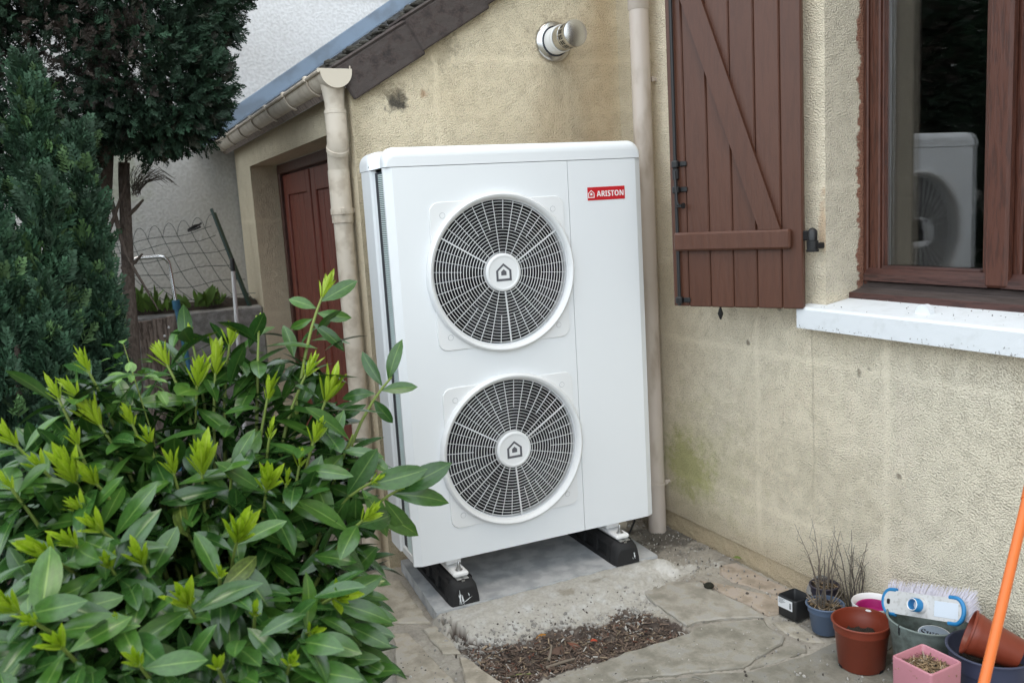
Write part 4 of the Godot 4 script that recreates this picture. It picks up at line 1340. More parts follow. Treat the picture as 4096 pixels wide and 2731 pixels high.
	for k in 17:
		var rr := 0.0755 + 0.0112 * k
		var z := 0.004 + 0.010 * cos(rr / 0.265 * 1.3)
		xf = Transform3D(Basis(Vector3.RIGHT, PI / 2), Vector3(0, 0, z))
		lathe(s, [Vector2(rr - 0.0008, -0.003), Vector2(rr + 0.0008, -0.003), Vector2(rr + 0.0008, 0.0), Vector2(rr - 0.0008, 0.0), Vector2(rr - 0.0008, -0.003)], 96)
	xf = Transform3D()
	obj("grille_rings", s, M.grille, g)
	s = st()
	for k in 40:
		var t := TAU * (k + 0.5) / 40.0
		xf = Transform3D(Basis(Vector3.BACK, t), Vector3.ZERO)
		var wide := k in [3, 16, 30]
		var hw := 0.0024 if wide else 0.0007
		var r0 := 0.06 if k % 2 == 0 or wide else 0.158
		for q in 6:
			var ra := lerpf(r0, 0.265, q / 6.0)
			var rb := lerpf(r0, 0.265, (q + 1) / 6.0)
			var za := (0.0095 if wide else 0.0065) * cos(ra / 0.265 * 1.2) - (0.0 if wide else 0.001)
			var zb := (0.0095 if wide else 0.0065) * cos(rb / 0.265 * 1.2) - (0.0 if wide else 0.001)
			quad(s, Vector3(ra, -hw, za), Vector3(rb, -hw, zb), Vector3(rb, hw, zb), Vector3(ra, hw, za))
			quad(s, Vector3(ra, -hw, za - 0.005), Vector3(rb, -hw, zb - 0.005), Vector3(rb, -hw, zb), Vector3(ra, -hw, za))
			quad(s, Vector3(ra, hw, za), Vector3(rb, hw, zb), Vector3(rb, hw, zb - 0.005), Vector3(ra, hw, za - 0.005))
			quad(s, Vector3(ra, hw, za - 0.005), Vector3(rb, hw, zb - 0.005), Vector3(rb, -hw, zb - 0.005), Vector3(ra, -hw, za - 0.005))
	xf = Transform3D()
	obj("grille_spokes", s, M.grille, g)
	s = st()
	xf = Transform3D(Basis(Vector3.RIGHT, PI / 2), Vector3.ZERO)
	lathe(s, [Vector2(0.07, -0.01), Vector2(0.07, 0.011), Vector2(0.067, 0.0155), Vector2(0.0605, 0.0175), Vector2(0.0585, 0.0172), Vector2(0.057, 0.0155), Vector2(0.055, 0.0152), Vector2(0.0, 0.0158)], 64)
	xf = Transform3D()
	obj("hub", s, M.grille, g)
	s = st()
	house_mark(s, 0.06, 0.008, 0.0157, 0.0166)
	obj("house_emblem", s, M.emblem, g)
	var g2: Node3D = g.duplicate()
	g2.name = "fan_grille"
	p.add_child(g2, true)
	g2.position = Vector3(fc[1].x, fc[1].y, 0.0)
	# badge
	var b := Node3D.new()
	b.name = "badge"
	p.add_child(b)
	b.position = Vector3(0.862, 1.307, 0.0)
	s = st()
	box(s, Vector3(-0.081, -0.0245, -0.0003), Vector3(0.081, 0.0245, 0.0012), 0.0004)
	obj("plate", s, M.badge, b)
	s = st()
	xf = Transform3D(Basis(), Vector3(-0.0655, -0.001, 0))
	house_mark(s, 0.027, 0.003, 0.0013, 0.0018)
	xf = Transform3D()
	obj("house_mark", s, M.badge_white, b)
	var tx := text("lettering", "ARISTON", 0.029, 0.0008, M.badge_white, b, Transform3D(Basis().scaled(Vector3(0.96, 1, 1)), Vector3(0.0175, -0.0015, 0.0016)), "Droid Sans", true)
	# mounting brackets with bolts, under the casing
	for x in [0.158, 0.845]:
		s = st()
		box(s, Vector3(x - 0.03, -0.0515, -0.37), Vector3(x + 0.03, -0.033, 0.048), 0.006)
		box(s, Vector3(x - 0.03, -0.0308, -0.33), Vector3(x + 0.03, 0.0005, -0.03), 0.004)
		obj("bracket", s, M.white_plain, p)
		s = st()
		xf = Transform3D(Basis(), Vector3(x, -0.0328, 0.022))
		lathe(s, [Vector2(0, 0), Vector2(0.014, 0), Vector2(0.014, 0.002), Vector2(0.0, 0.002)], 20)
		lathe(s, [Vector2(0.0095, 0.002), Vector2(0.0095, 0.011), Vector2(0.0, 0.011)], 6)
		lathe(s, [Vector2(0.0048, 0.011), Vector2(0.0048, 0.031), Vector2(0.0035, 0.033), Vector2(0, 0.033)], 12)
		xf = Transform3D()
		obj("bolt", s, M.zinc_bolt, p)
	# rubber supports
	var fronts := ["black rubber support block under the left end of the heat pump, smeared with white paint", "black rubber support block under the right end of the heat pump, near the corner downpipe"]
	for k in 2:
		var x: float = [0.158, 0.845][k]
		var base: Vector3 = p.transform * Vector3(x, 0, 0)
		var f := thing("rubber_foot", fronts[k], "support foot", Vector3(base.x, 0.0405, base.z), -0.0321, "rubber supports under the heat pump")
		s = st()
		var secs := []
		for q in [[-0.4, 1.0, 0.088], [0.035, 1.0, 0.088], [0.06, 0.985, 0.085], [0.072, 0.95, 0.076], [0.079, 0.88, 0.062]]:
			var wb: float = 0.058 * q[1]
			var wt: float = 0.046 * q[1]
			var hh: float = q[2]
			secs.append([Vector3(-wb, 0, q[0]), Vector3(-wb * 0.98, 0.02, q[0]), Vector3(-wt - 0.004, hh - 0.022, q[0]), Vector3(-wt + 0.01, hh, q[0]), Vector3(wt - 0.01, hh, q[0]), Vector3(wt + 0.004, hh - 0.022, q[0]), Vector3(wb * 0.98, 0.02, q[0]), Vector3(wb, 0, q[0])])
		for i in secs.size() - 1:
			if i == 0:
				# hollow pockets along the flank: panels and recesses
				continue
			s.set_smooth_group(2)
			for j in 7:
				quad(s, secs[i][j], secs[i + 1][j], secs[i + 1][j + 1], secs[i][j + 1])
		s.set_smooth_group(-1)
		# the long part, in ribs with pockets between
		for j in [2, 3, 4]:
			quad(s, secs[0][j], secs[1][j], secs[1][j + 1], secs[0][j + 1])
		for q in 4:
			var za: float = 0.03 - 0.108 * q
			for side in [-1.0, 1.0]:
				for r in [[za - 0.03, za, 1.0], [za - 0.115, za - 0.03, 0.8]]:
					var w0: float = 0.058 * side
					var w1: float = 0.046 * side * r[2]
					quado(s, Vector3(w0 * r[2], 0, r[0]), Vector3(w0 * r[2], 0, r[1]), Vector3(w1, 0.082, r[1]), Vector3(w1, 0.082, r[0]), Vector3(side, 0.2, 0))
					quado(s, Vector3(w0 * 0.4, 0, r[1]), Vector3(w0 * r[2], 0, r[1]), Vector3(w1, 0.082, r[1]), Vector3(w1 * 0.5, 0.082, r[1]), Vector3(0, 0, 1))
					quado(s, Vector3(w0 * 0.4, 0, r[0]), Vector3(w0 * r[2], 0, r[0]), Vector3(w1, 0.082, r[0]), Vector3(w1 * 0.5, 0.082, r[0]), Vector3(0, 0, -1))
				box(s, Vector3(minf(0.0575 * side, 0.02 * side), 0.0, za - 0.115), Vector3(maxf(0.0575 * side, 0.02 * side), 0.018, za))
		var e: Array = secs[-1]
		for j in range(1, 7):
			tri(s, e[0], e[j + 1], e[j])
		for j in range(1, 7):
			tri(s, secs[0][0], secs[0][j], secs[0][j + 1])
		obj("rubber_block", s, M.rubber, f)
		s = st()
		for q in [-0.014, 0.014]:
			box(s, Vector3(q - 0.009, 0.0885, -0.39), Vector3(q + 0.009, 0.0925, 0.062), 0.0008)
		box(s, Vector3(-0.006, 0.078, 0.0625), Vector3(0.006, 0.0885, 0.0635))
		box(s, Vector3(-0.02, 0.0886, -0.39), Vector3(0.02, 0.0898, 0.056))
		obj("aluminium_rail", s, M.alu, f)
		# white paint smears on the front face
		s = st()
		for q in ([[-0.022, 0.032, 0.0045, 0.026, 0.0], [-0.012, 0.022, 0.0035, 0.018, 0.15], [0.004, 0.016, 0.0016, 0.022, -1.1], [0.012, 0.036, 0.0018, 0.007, 0.3]] if k == 0 else [[0.03, 0.03, 0.0028, 0.014, 0.1], [0.022, 0.02, 0.0012, 0.004, 0.5]]):
			xf = Transform3D(Basis(Vector3.BACK, q[4]), Vector3(q[0], q[1], 0.0793))
			var blob := PackedVector2Array()
			for i in 26:
				var aa := TAU * i / 26.0
				var w := 0.55 + 0.45 * rng.randf() + 0.35 * sin(aa * 5.0 + q[0] * 300.0)
				blob.append(Vector2(cos(aa) * q[2], sin(aa) * q[3]) * w)
			prism(s, blob, 0.0, 0.0006)
		xf = Transform3D()
		obj("paint_smear", s, M.sill, f).set_meta("kind", "stuff")
	# hoses behind the pump at the wall
	var ho := thing("condensate_hose", "grey ribbed hose curling behind the right foot of the heat pump", "hose", Vector3(-0.3, 0.04, 0.26))
	s = st()
	var pts := []
	var rad := []
	for k in 40:
		var t := k / 39.0
		pts.append(Vector3(-0.2 + 0.27 * t, 0.055 - 0.045 * t * t, -0.02 + 0.03 * sin(t * 3.0)))
		rad.append(0.022 + 0.0015 * (k % 2))
	tube(s, pts, rad, 12)
	obj("hose", s, M.pvc_clean, ho)
	s = st()
	tube(s, [Vector3(0.0, 0.16, 0.0), Vector3(0.07, 0.1, 0.04), Vector3(0.09, 0.04, 0.05), Vector3(0.06, -0.01, 0.05), Vector3(-0.02, -0.03, 0.03)], [0.005], 8)
	obj("cable", s, M.iron, ho)

# A round plant pot: thick wall, rolled rim, band below the rim.
func round_pot(o: Node3D, m: Material, rb: float, rt: float, h: float, band: float, lip := 0.006, t := 0.003) -> void:
	var s := st()
	var rbnd := lerpf(rb, rt, (h - band) / h)
	lathe(s, [Vector2(0, 0.004), Vector2(rb * 0.8, 0.004), Vector2(rb * 0.82, 0.0), Vector2(rb - 0.004, 0.0), Vector2(rb, 0.004), Vector2(rbnd - lip * 0.55, h - band - 0.003), Vector2(rbnd, h - band), Vector2(rt - lip * 0.5, h - 0.008), Vector2(rt + lip * 0.4, h - 0.006), Vector2(rt + lip * 0.5, h - 0.002), Vector2(rt, h), Vector2(rt - t, h - 0.001), Vector2(rt - t - lip * 0.4, h - 0.01), Vector2(rbnd - t - 0.001, h - band), Vector2(rbnd - t - lip * 0.9, h - band - 0.006), Vector2(rb - t, 0.01), Vector2(0, 0.01)], 56)
	obj("pot_wall", s, m, o)

func soil_disc(o: Node3D, r: float, y: float, m: Material, bump := 0.012) -> void:
	var s := st()
	s.set_smooth_group(1)
	var n := 9
	for i in n:
		for k in 28:
			var q := []
			for u in [[i, k + 1], [i, k], [i + 1, k], [i + 1, k + 1]]:
				var rr: float = r * (1.0 - u[0] / float(n))
				var t: float = TAU * (u[1] % 28) / 28.0
				var v := Vector2(cos(t), sin(t)) * rr
				q.append(Vector3(v.x, y + bump * nz.get_noise_2d(v.x * 30.0 + y * 90.0, v.y * 30.0) + bump * 0.6 * nz2.get_noise_2d(v.x * 90.0, v.y * 90.0) + bump * 0.5 * (1.0 - rr / r), v.y))
			tri(s, q[0], q[1], q[2])
			if i < n - 1:
				tri(s, q[0], q[2], q[3])
	obj("soil", s, m, o)

func rounded(w: float, d: float, r: float) -> PackedVector2Array:
	var o := PackedVector2Array()
	for c in [[1, 1, 0.0], [-1, 1, PI / 2], [-1, -1, PI], [1, -1, PI * 1.5]]:
		for k in 6:
			var a: float = c[2] + PI / 2 * k / 5.0
			o.append(Vector2(c[0] * (w - r) + cos(a) * r, c[1] * (d - r) + sin(a) * r))
	return o

func square_pot(o: Node3D, m: Material, half: float, h: float, r: float, t: float, taper: float) -> void:
	var s := st()
	var rings := []
	for q in [[half * taper - 0.004, 0.0, r], [half * taper, 0.004, r], [half - 0.001, h - 0.006, r], [half - 0.0015, h - 0.002, r], [half - 0.004, h, r], [half - t + 0.003, h, r * 0.8], [half - t, h - 0.003, r * 0.8], [half * taper - t, 0.012, r * 0.8]]:
		var ring := []
		for v in rounded(q[0], q[0], q[2]):
			ring.append(Vector3(v.x, q[1], -v.y))
		rings.append(ring)
	s.set_smooth_group(1)
	for i in rings.size() - 1:
		var n: int = rings[i].size()
		for k in n:
			quad(s, rings[i][k], rings[i][(k + 1) % n], rings[i + 1][(k + 1) % n], rings[i + 1][k])
	s.set_smooth_group(-1)
	for e in [0, rings.size() - 1]:
		var n: int = rings[e].size()
		for k in n:
			var c := Vector3(0, rings[e][0].y, 0)
			if e == 0:
				tri(s, c, rings[e][(k + 1) % n], rings[e][k])
			else:
				tri(s, c, rings[e][k], rings[e][(k + 1) % n])
	obj("pot_wall", s, m, o)

func stems(o: Node3D, n: int, r: float, y: float, hmin: float, hmax: float, lean: float, m: Material, thick := 0.0016) -> void:
	for i in n:
		var a := rng.randf() * TAU
		var p := Vector3(cos(a), 0, sin(a)) * r * sqrt(rng.randf()) + Vector3(0, y, 0)
		var d := (Vector3(p.x, 0, p.z) / maxf(r, 0.001) * lean + Vector3.UP + rv(0.12)).normalized()
		var L := rng.randf_range(hmin, hmax)
		var pts := []
		var rad := []
		for k in 7:
			pts.append(p)
			rad.append(thick * (1.2 - 0.9 * k / 6.0))
			p += d * L / 6.0
			d = (d + rv(0.16) + Vector3.UP * 0.03).normalized()
		var s := st()
		tube(s, pts, rad, 5)
		if L > 0.1:
			for q in 2:
				var b: Vector3 = pts[3 + q]
				tube(s, [b, b + (d + rv(0.9)).normalized() * L * 0.12, b + (d * 1.6 + rv(0.7)).normalized() * L * 0.26], [thick * 0.6, thick * 0.3], 4)
		obj("dead_stem", s, m, o)

func litter(o: Node3D, n: int, r: float, y: float, square := false) -> void:
	var s := st()
	box(s, Vector3(-1, -0.05, -0.12), Vector3(1, 0.05, 0.12))
	var mesh := done(s)
	var where := []
	var cols := []
	for i in n:
		var v := Vector2(rng.randf_range(-r, r), rng.randf_range(-r, r))
		if not square and v.length() > r:
			continue
		var k := rng.randf_range(0.006, 0.02)
		where.append(Transform3D(Basis.from_euler(Vector3(rng.randf_range(-0.6, 0.6), rng.randf() * TAU, rng.randf_range(-0.6, 0.6))).scaled_local(Vector3(k, k * 0.5, k * 0.6)), Vector3(v.x, y + rng.randf_range(0, 0.014), v.y)))
		var b := rng.randf_range(0.25, 1.3)
		cols.append(Color(0.3 * b, 0.21 * b, 0.12 * b).lerp(Color(0.4, 0.36, 0.3), 0.5 if rng.randf() < 0.15 else 0.0))
	multi("dry_litter", mesh, M.tint, where, cols, o)

func pots() -> void:
	# small square black pot with a label
	var a := thing("square_pot", "small square black pot with a white sticker, standing empty beside the blue-grey pot", "plant pot", Vector3(-0.148, 0.0, 1.215), 0.06)
	square_pot(a, M.pot_black, 0.043, 0.076, 0.009, 0.007, 0.97)
	var s := st()
	box(s, Vector3(-0.04, 0.035, 0.0), Vector3(0.024, 0.07, 0.0006))
	var lab := obj("sticker", s, M.paper, a)
	lab.position = Vector3(0.0, 0.0, 0.0)
	lab.transform = Transform3D(Basis(Vector3(0.02, 0, 1).normalized(), Vector3.UP, Vector3(-1, 0, 0.02).normalized()), Vector3(-0.0437, 0, 0.004))
	s = st()
	for k in 5:
		box(s, Vector3(-0.036, 0.0655 - 0.0036 * k, 0.0007), Vector3(-0.036 + [0.026, 0.02, 0.03, 0.024, 0.016][k], 0.0668 - 0.0036 * k, 0.0009))
	for k in 7:
		box(s, Vector3(0.0115, 0.041 + 0.0031 * k, 0.0007), Vector3(0.019, 0.0427 + 0.0031 * k + 0.0004 * (k % 2), 0.0009))
	obj("print", s, M.ink, lab)
	# blue-grey pot with dead stubble
	var b := thing("round_pot", "blue-grey round pot of cut dry stems beside the black square pot", "plant pot", Vector3(-0.146, 0.0, 1.352))
	round_pot(b, M.pot_blue, 0.043, 0.06, 0.1, 0.025)
	soil_disc(b, 0.053, 0.086, M.soil)
	litter(b, 90, 0.05, 0.088)
	stems(b, 13, 0.032, 0.085, 0.03, 0.075, 1.1, M.twig, 0.003)
	stems(b, 6, 0.03, 0.085, 0.12, 0.17, 0.15, M.twig_dark, 0.003)
	# dark purple pot at the wall
	var c := thing("round_pot", "dark purple round pot with tall twigs, at the wall behind the black square pot", "plant pot", Vector3(-0.06, 0.0, 1.262))
	round_pot(c, M.pot_purple, 0.036, 0.048, 0.112, 0.028)
	soil_disc(c, 0.042, 0.1, M.soil)
	litter(c, 70, 0.039, 0.101)
	stems(c, 8, 0.028, 0.1, 0.12, 0.26, 0.06, M.twig, 0.0021)
	# the round dish standing behind
	var d := thing("saucer", "dull grey round saucer leaning on the wall foot behind the purple pot", "saucer", Vector3(-0.03, 0.0, 1.225))
	s = st()
	xf = Transform3D(Basis(Vector3.BACK, PI / 2 - 0.45), Vector3(0, 0.052, 0.0))
	lathe(s, [Vector2(0, 0), Vector2(0.05, 0.0), Vector2(0.062, 0.012), Vector2(0.064, 0.012), Vector2(0.0635, 0.01), Vector2(0.052, 0.004), Vector2(0, 0.004)], 40)
	xf = Transform3D()
	obj("dish", s, M.low_wall, d)
	# bare weeds at the wall
	var w := thing("dead_weed", "clump of tall bare brown weed stems at the wall between purple pot and white bowl", "weed", Vector3(-0.05, 0.0, 1.375))
	soil_disc(w, 0.045, 0.045, M.soil, 0.02)
	s = st()
	lathe(s, [Vector2(0.05, -0.02), Vector2(0.045, 0.045)], 24)
	obj("soil_mound", s, M.soil, w)
	stems(w, 13, 0.034, 0.04, 0.12, 0.3, 0.1, M.twig_dark, 0.0022)
	# terracotta coloured pot in front
	var t := thing("round_pot", "terracotta red plastic pot with old soil, in front of the blue-grey pot", "plant pot", Vector3(-0.213, 0.0, 1.568))
	round_pot(t, M.terracotta, 0.068, 0.086, 0.15, 0.03, 0.006, 0.0025)
	soil_disc(t, 0.066, 0.09, M.soil, 0.02)
	s = st()
	for k in 3:
		xf = Transform3D(Basis(Vector3.UP, TAU * k / 3.0 + 0.7), Vector3.ZERO)
		box(s, Vector3(0.062, 0.0002, -0.01), Vector3(0.0688, 0.009, 0.01), 0.001)
	xf = Transform3D()
	obj("drain_notch", s, M.dark, t)
	# white double bowl with a magenta liner
	var h := thing("bowl", "white round bowl with a magenta liner, behind the terracotta pot", "bowl", Vector3(-0.083, 0.0, 1.497))
	s = st()
	lathe(s, [Vector2(0, 0), Vector2(0.05, 0), Vector2(0.054, 0.006), Vector2(0.066, 0.135), Vector2(0.068, 0.142), Vector2(0.066, 0.146), Vector2(0.062, 0.142), Vector2(0.056, 0.118), Vector2(0.05, 0.02), Vector2(0, 0.02)], 56)
	obj("outer_bowl", s, M.white_plain, h)
	s = st()
	lathe(s, [Vector2(0.0, 0.098), Vector2(0.046, 0.1), Vector2(0.054, 0.128), Vector2(0.052, 0.131), Vector2(0.048, 0.129), Vector2(0.042, 0.106), Vector2(0.0, 0.104)], 56)
	obj("liner", s, M.magenta, h)
	s = st()
	lathe(s, [Vector2(0.0, 0.1045), Vector2(0.011, 0.1045), Vector2(0.011, 0.108), Vector2(0.009, 0.109), Vector2(0.0, 0.109)], 24)
	obj("plug", s, M.white_plain, h)
	# grey-green tub
	var g := thing("round_pot", "wide grey-green plastic pot with a split rim, under the broom head", "plant pot", Vector3(-0.128, 0.0, 1.735))
	round_pot(g, M.pot_grey, 0.082, 0.11, 0.205, 0.042, 0.005, 0.003)
	s = st()
	lathe(s, [Vector2(0.09, 0.06), Vector2(0.0, 0.062)], 32)
	obj("soil", s, M.soil, g)
	s = st()
	prism(s, PackedVector2Array([Vector2(-0.0012, -0.022), Vector2(0.001, -0.03), Vector2(0.0015, 0.001), Vector2(-0.0015, 0.001)]), 0.0, 0.004)
	var cr := obj("rim_split", s, M.dark, g)
	var dirc := Vector3(-0.93, 0, -0.05).normalized()
	cr.transform = Transform3D(Basis(Vector3.UP.cross(dirc), Vector3.UP, dirc), Vector3(0, 0.2045, 0) + dirc * 0.1085)
	# oval plaque lying in the tub
	var sg := thing("oval_plaque", "small grey oval plaque with script lettering, lying in the grey-green pot", "plaque", Vector3(-0.142, 0.168, 1.772))
	s = st()
	xf = Transform3D(Basis().scaled(Vector3(1, 1, 0.55)), Vector3.ZERO)
	lathe(s, [Vector2(0, 0), Vector2(0.044, 0), Vector2(0.046, 0.002), Vector2(0.044, 0.004), Vector2(0.0, 0.004)], 40)
	xf = Transform3D()
	obj("plate", s, M.white_plain, sg)
	s = st()
	xf = Transform3D(Basis().scaled(Vector3(1, 1, 0.55)), Vector3.ZERO)
	lathe(s, [Vector2(0.0425, 0.0041), Vector2(0.0425, 0.0045), Vector2(0, 0.0045)], 40)
	xf = Transform3D()
	obj("face", s, mat(lin(0.33, 0.38, 0.44), 0.5), sg)
	text("lettering", "Sweet", 0.026, 0.0008, M.ink, sg, Transform3D(Basis(Vector3.RIGHT, Vector3(0.16, 0, -1.0), Vector3.UP), Vector3(0.0, 0.0048, 0.0)), "Droid Serif", true)
	sg.basis = Basis(Vector3(0.46, 0, 0.888).normalized(), Vector3(-0.78, 0.47, 0.404).normalized(), Vector3(0.46, 0, 0.888).normalized().cross(Vector3(-0.78, 0.47, 0.404).normalized()))
	# broom head lying on the tub, bristles to the wall
	var L := Vector3(-0.125, 0.167, 1.575)
	var R := Vector3(-0.125, 0.257, 1.843)
	L = Vector3(-0.175, 0.222, 1.622)
	R = Vector3(-0.166, 0.286, 1.872)
	var bx := (R - L).normalized()
	var bz := Vector3(-0.72, 0.42, 0.5)
	bz = (bz - bx * bz.dot(bx)).normalized()
	var br := thing("floor_brush", "white broom head with blue ends and pale bristles, lying on the grey-green pot", "broom head", (L + R) / 2.0)
	br.basis = Basis(bx, bz.cross(bx), bz)
	s = st()
	var outl := rounded(0.135, 0.033, 0.026)
	prism(s, outl, -0.022, 0.0, 1)
	obj("block", s, M.dirty_white, br)
	for e in [-1.0, 1.0]:
		s = st()
		var pts := []
		for k in 15:
			var aa := -PI / 2 + PI * k / 14.0
			pts.append(Vector3(e * (0.135 - 0.026 + cos(aa) * 0.028), sin(aa) * 0.0275 + signf(sin(aa)) * 0.0075 * absf(sin(aa)), -0.004))
		pts.push_front(Vector3(e * 0.09, -0.035, -0.004))
		pts.push_back(Vector3(e * 0.09, 0.035, -0.004))
		tube(s, pts, [0.0062], 8)
		obj("bumper", s, M.blue_rim, br)
	s = st()
	lathe(s, [Vector2(0.022, 0), Vector2(0.02, 0.012), Vector2(0.0185, 0.016)], 32)
	var so := obj("socket_base", s, M.dirty_white, br)
	so.basis = Basis(Vector3.RIGHT, PI / 2)
	s = st()
	lathe(s, [Vector2(0.0195, 0.01), Vector2(0.0195, 0.034), Vector2(0.0175, 0.037), Vector2(0.0145, 0.035), Vector2(0.013, 0.014), Vector2(0, 0.014)], 32)
	so = obj("socket", s, M.blue_rim, br)
	so.basis = Basis(Vector3.RIGHT, PI / 2)
	s = st()
	lathe(s, [Vector2(0.0178, 0.0372), Vector2(0.0165, 0.0388), Vector2(0.0148, 0.0365)], 32)
	lathe(s, [Vector2(0.0128, 0.0145), Vector2(0.0, 0.016)], 32)
	so = obj("socket_ring", s, M.white_plain, br)
	so.basis = Basis(Vector3.RIGHT, PI / 2)
	s = st()
	prism(s, rounded(0.0058, 0.0078, 0.0045), 0.0003, 0.0008)
	obj("hang_hole", s, M.dark, br).position = Vector3(-0.115, 0, 0)
	s = st()
	box(s, Vector3(0.045, -0.023, 0.0003), Vector3(0.122, 0.02, 0.0009), 0.0003)
	obj("pale_sticker", s, mat(lin(0.62, 0.68, 0.76), 0.5), br)
	s = st()
	tube(s, [Vector3.ZERO, Vector3(0.002, 0.5, 0), Vector3(0.01, 1, 0.0)], [0.026, 0.02, 0.008], 4, false)
	var bm := done(s)
	var where := []
	for i in 1500:
		var u := rng.randf_range(-0.14, 0.14)
		var v := rng.randf_range(-0.026, 0.032)
		var fan := Vector3(u * 2.4 + rng.randf_range(-0.25, 0.25), 0.95 + v * 16.0 + rng.randf_range(-0.2, 0.3), -0.85 + rng.randf_range(-0.2, 0.2))
		where.append(along(Vector3(u, v, -0.02), fan, rng.randf() * 6.0).scaled_local(Vector3.ONE * rng.randf_range(0.036, 0.048)))
	multi("bristles", bm, M.bristle, where, [], br)
	# pink square pot
	var p := thing("square_pot", "pink glazed square pot with dried moss, at the front of the pots", "plant pot", Vector3(-0.388, 0.0, 1.945), 0.03)
	square_pot(p, M.pink, 0.0605, 0.246, 0.008, 0.0075, 0.93)
	s = st()
	s.set_smooth_group(1)
	for i in 12:
		for k in 12:
			var q := []
			for u in [[i, k + 1], [i + 1, k + 1], [i + 1, k], [i, k]]:
				var v := Vector2(-0.052 + 0.104 * u[0] / 12.0, -0.052 + 0.104 * u[1] / 12.0)
				q.append(Vector3(v.x, 0.214 + 0.01 * nz.get_noise_2d(v.x * 40.0, v.y * 40.0), v.y))
			quad(s, q[0], q[1], q[2], q[3])
	obj("soil", s, M.soil, p)
	litter(p, 420, 0.05, 0.214, true)
	stems(p, 24, 0.045, 0.214, 0.015, 0.035, 1.5, M.straw, 0.0009)
	# navy tub with the tipped pot in it
	var n := thing("round_pot", "wide navy blue plastic pot holding a tipped-over red pot", "plant pot", Vector3(-0.158, 0.0, 1.958))
	round_pot(n, M.pot_navy, 0.08, 0.107, 0.218, 0.05, 0.008, 0.003)
	soil_disc(n, 0.095, 0.16, M.soil, 0.012)
	var tp := thing("round_pot", "terracotta red pot lying tipped over inside the navy pot", "plant pot", Vector3(-0.142, 0.225, 2.03))
	round_pot(tp, M.terracotta, 0.043, 0.06, 0.13, 0.022, 0.005, 0.0022)
	var ax := Vector3(-0.18, 0.27, -0.94).normalized()
	ax = (Vector3(-0.215, 0.268, 1.925) - Vector3(-0.142, 0.222, 2.03)).normalized()
	tp.transform = along(Vector3(-0.142, 0.222, 2.03), ax)
	# orange handle
	var o := thing("orange_broomstick", "bright orange wooden broom handle leaning on the house wall before the pots", "broom handle", Vector3(-0.5, 0.0, 2.2))
	var lo := Vector3(-0.62, 0.402, 2.274)
	lo = Vector3(-0.542, 0.35, 2.217)
	var hi := Vector3(-0.03, 0.614, 1.963)
	# where it stands on the ground and meets the wall
	hi = Vector3(-0.19, 0.678, 2.07)
	var dd := (hi - lo).normalized()
	var foot := lo - dd * (lo.y / dd.y)
	o.position = foot
	s = st()
	tube(s, [Vector3.ZERO, (hi - foot) + dd * ((-0.016 - hi.x) / dd.x)], [0.0115], 20)
	obj("stick", s, M.orange, o)
	s = st()
	tube(s, [(hi - foot) - dd * 0.012, (hi - foot) + dd * 0.12], [0.0132], 20)
	obj("end_sleeve", s, M.orange, o)
	# little tan toy with a green piece at the corner
	var k := thing("toy_blocks", "tan rounded toy blocks with a green piece beside the navy pot", "toy", Vector3(-0.05, 0.0, 2.06))
	for q in [[0, 0, 0], [0.028, 0.035, -0.01], [-0.03, 0.0, 0.03]]:
		s = st()
		box(s, Vector3(q[0] - 0.02, q[1] + 0.0005, q[2] - 0.02), Vector3(q[0] + 0.02, q[1] + 0.034, q[2] + 0.02), 0.006)
		obj("block", s, mat(lin(0.36, 0.2, 0.09), 0.7), k)
	s = st()
	tube(s, [Vector3(-0.03, 0.045, 0.03), Vector3(-0.01, 0.062, 0.03), Vector3(0.02, 0.05, 0.04)], [0.01, 0.014, 0.008], 10)
	obj("green_piece", s, mat(lin(0.03, 0.42, 0.15), 0.4), k)

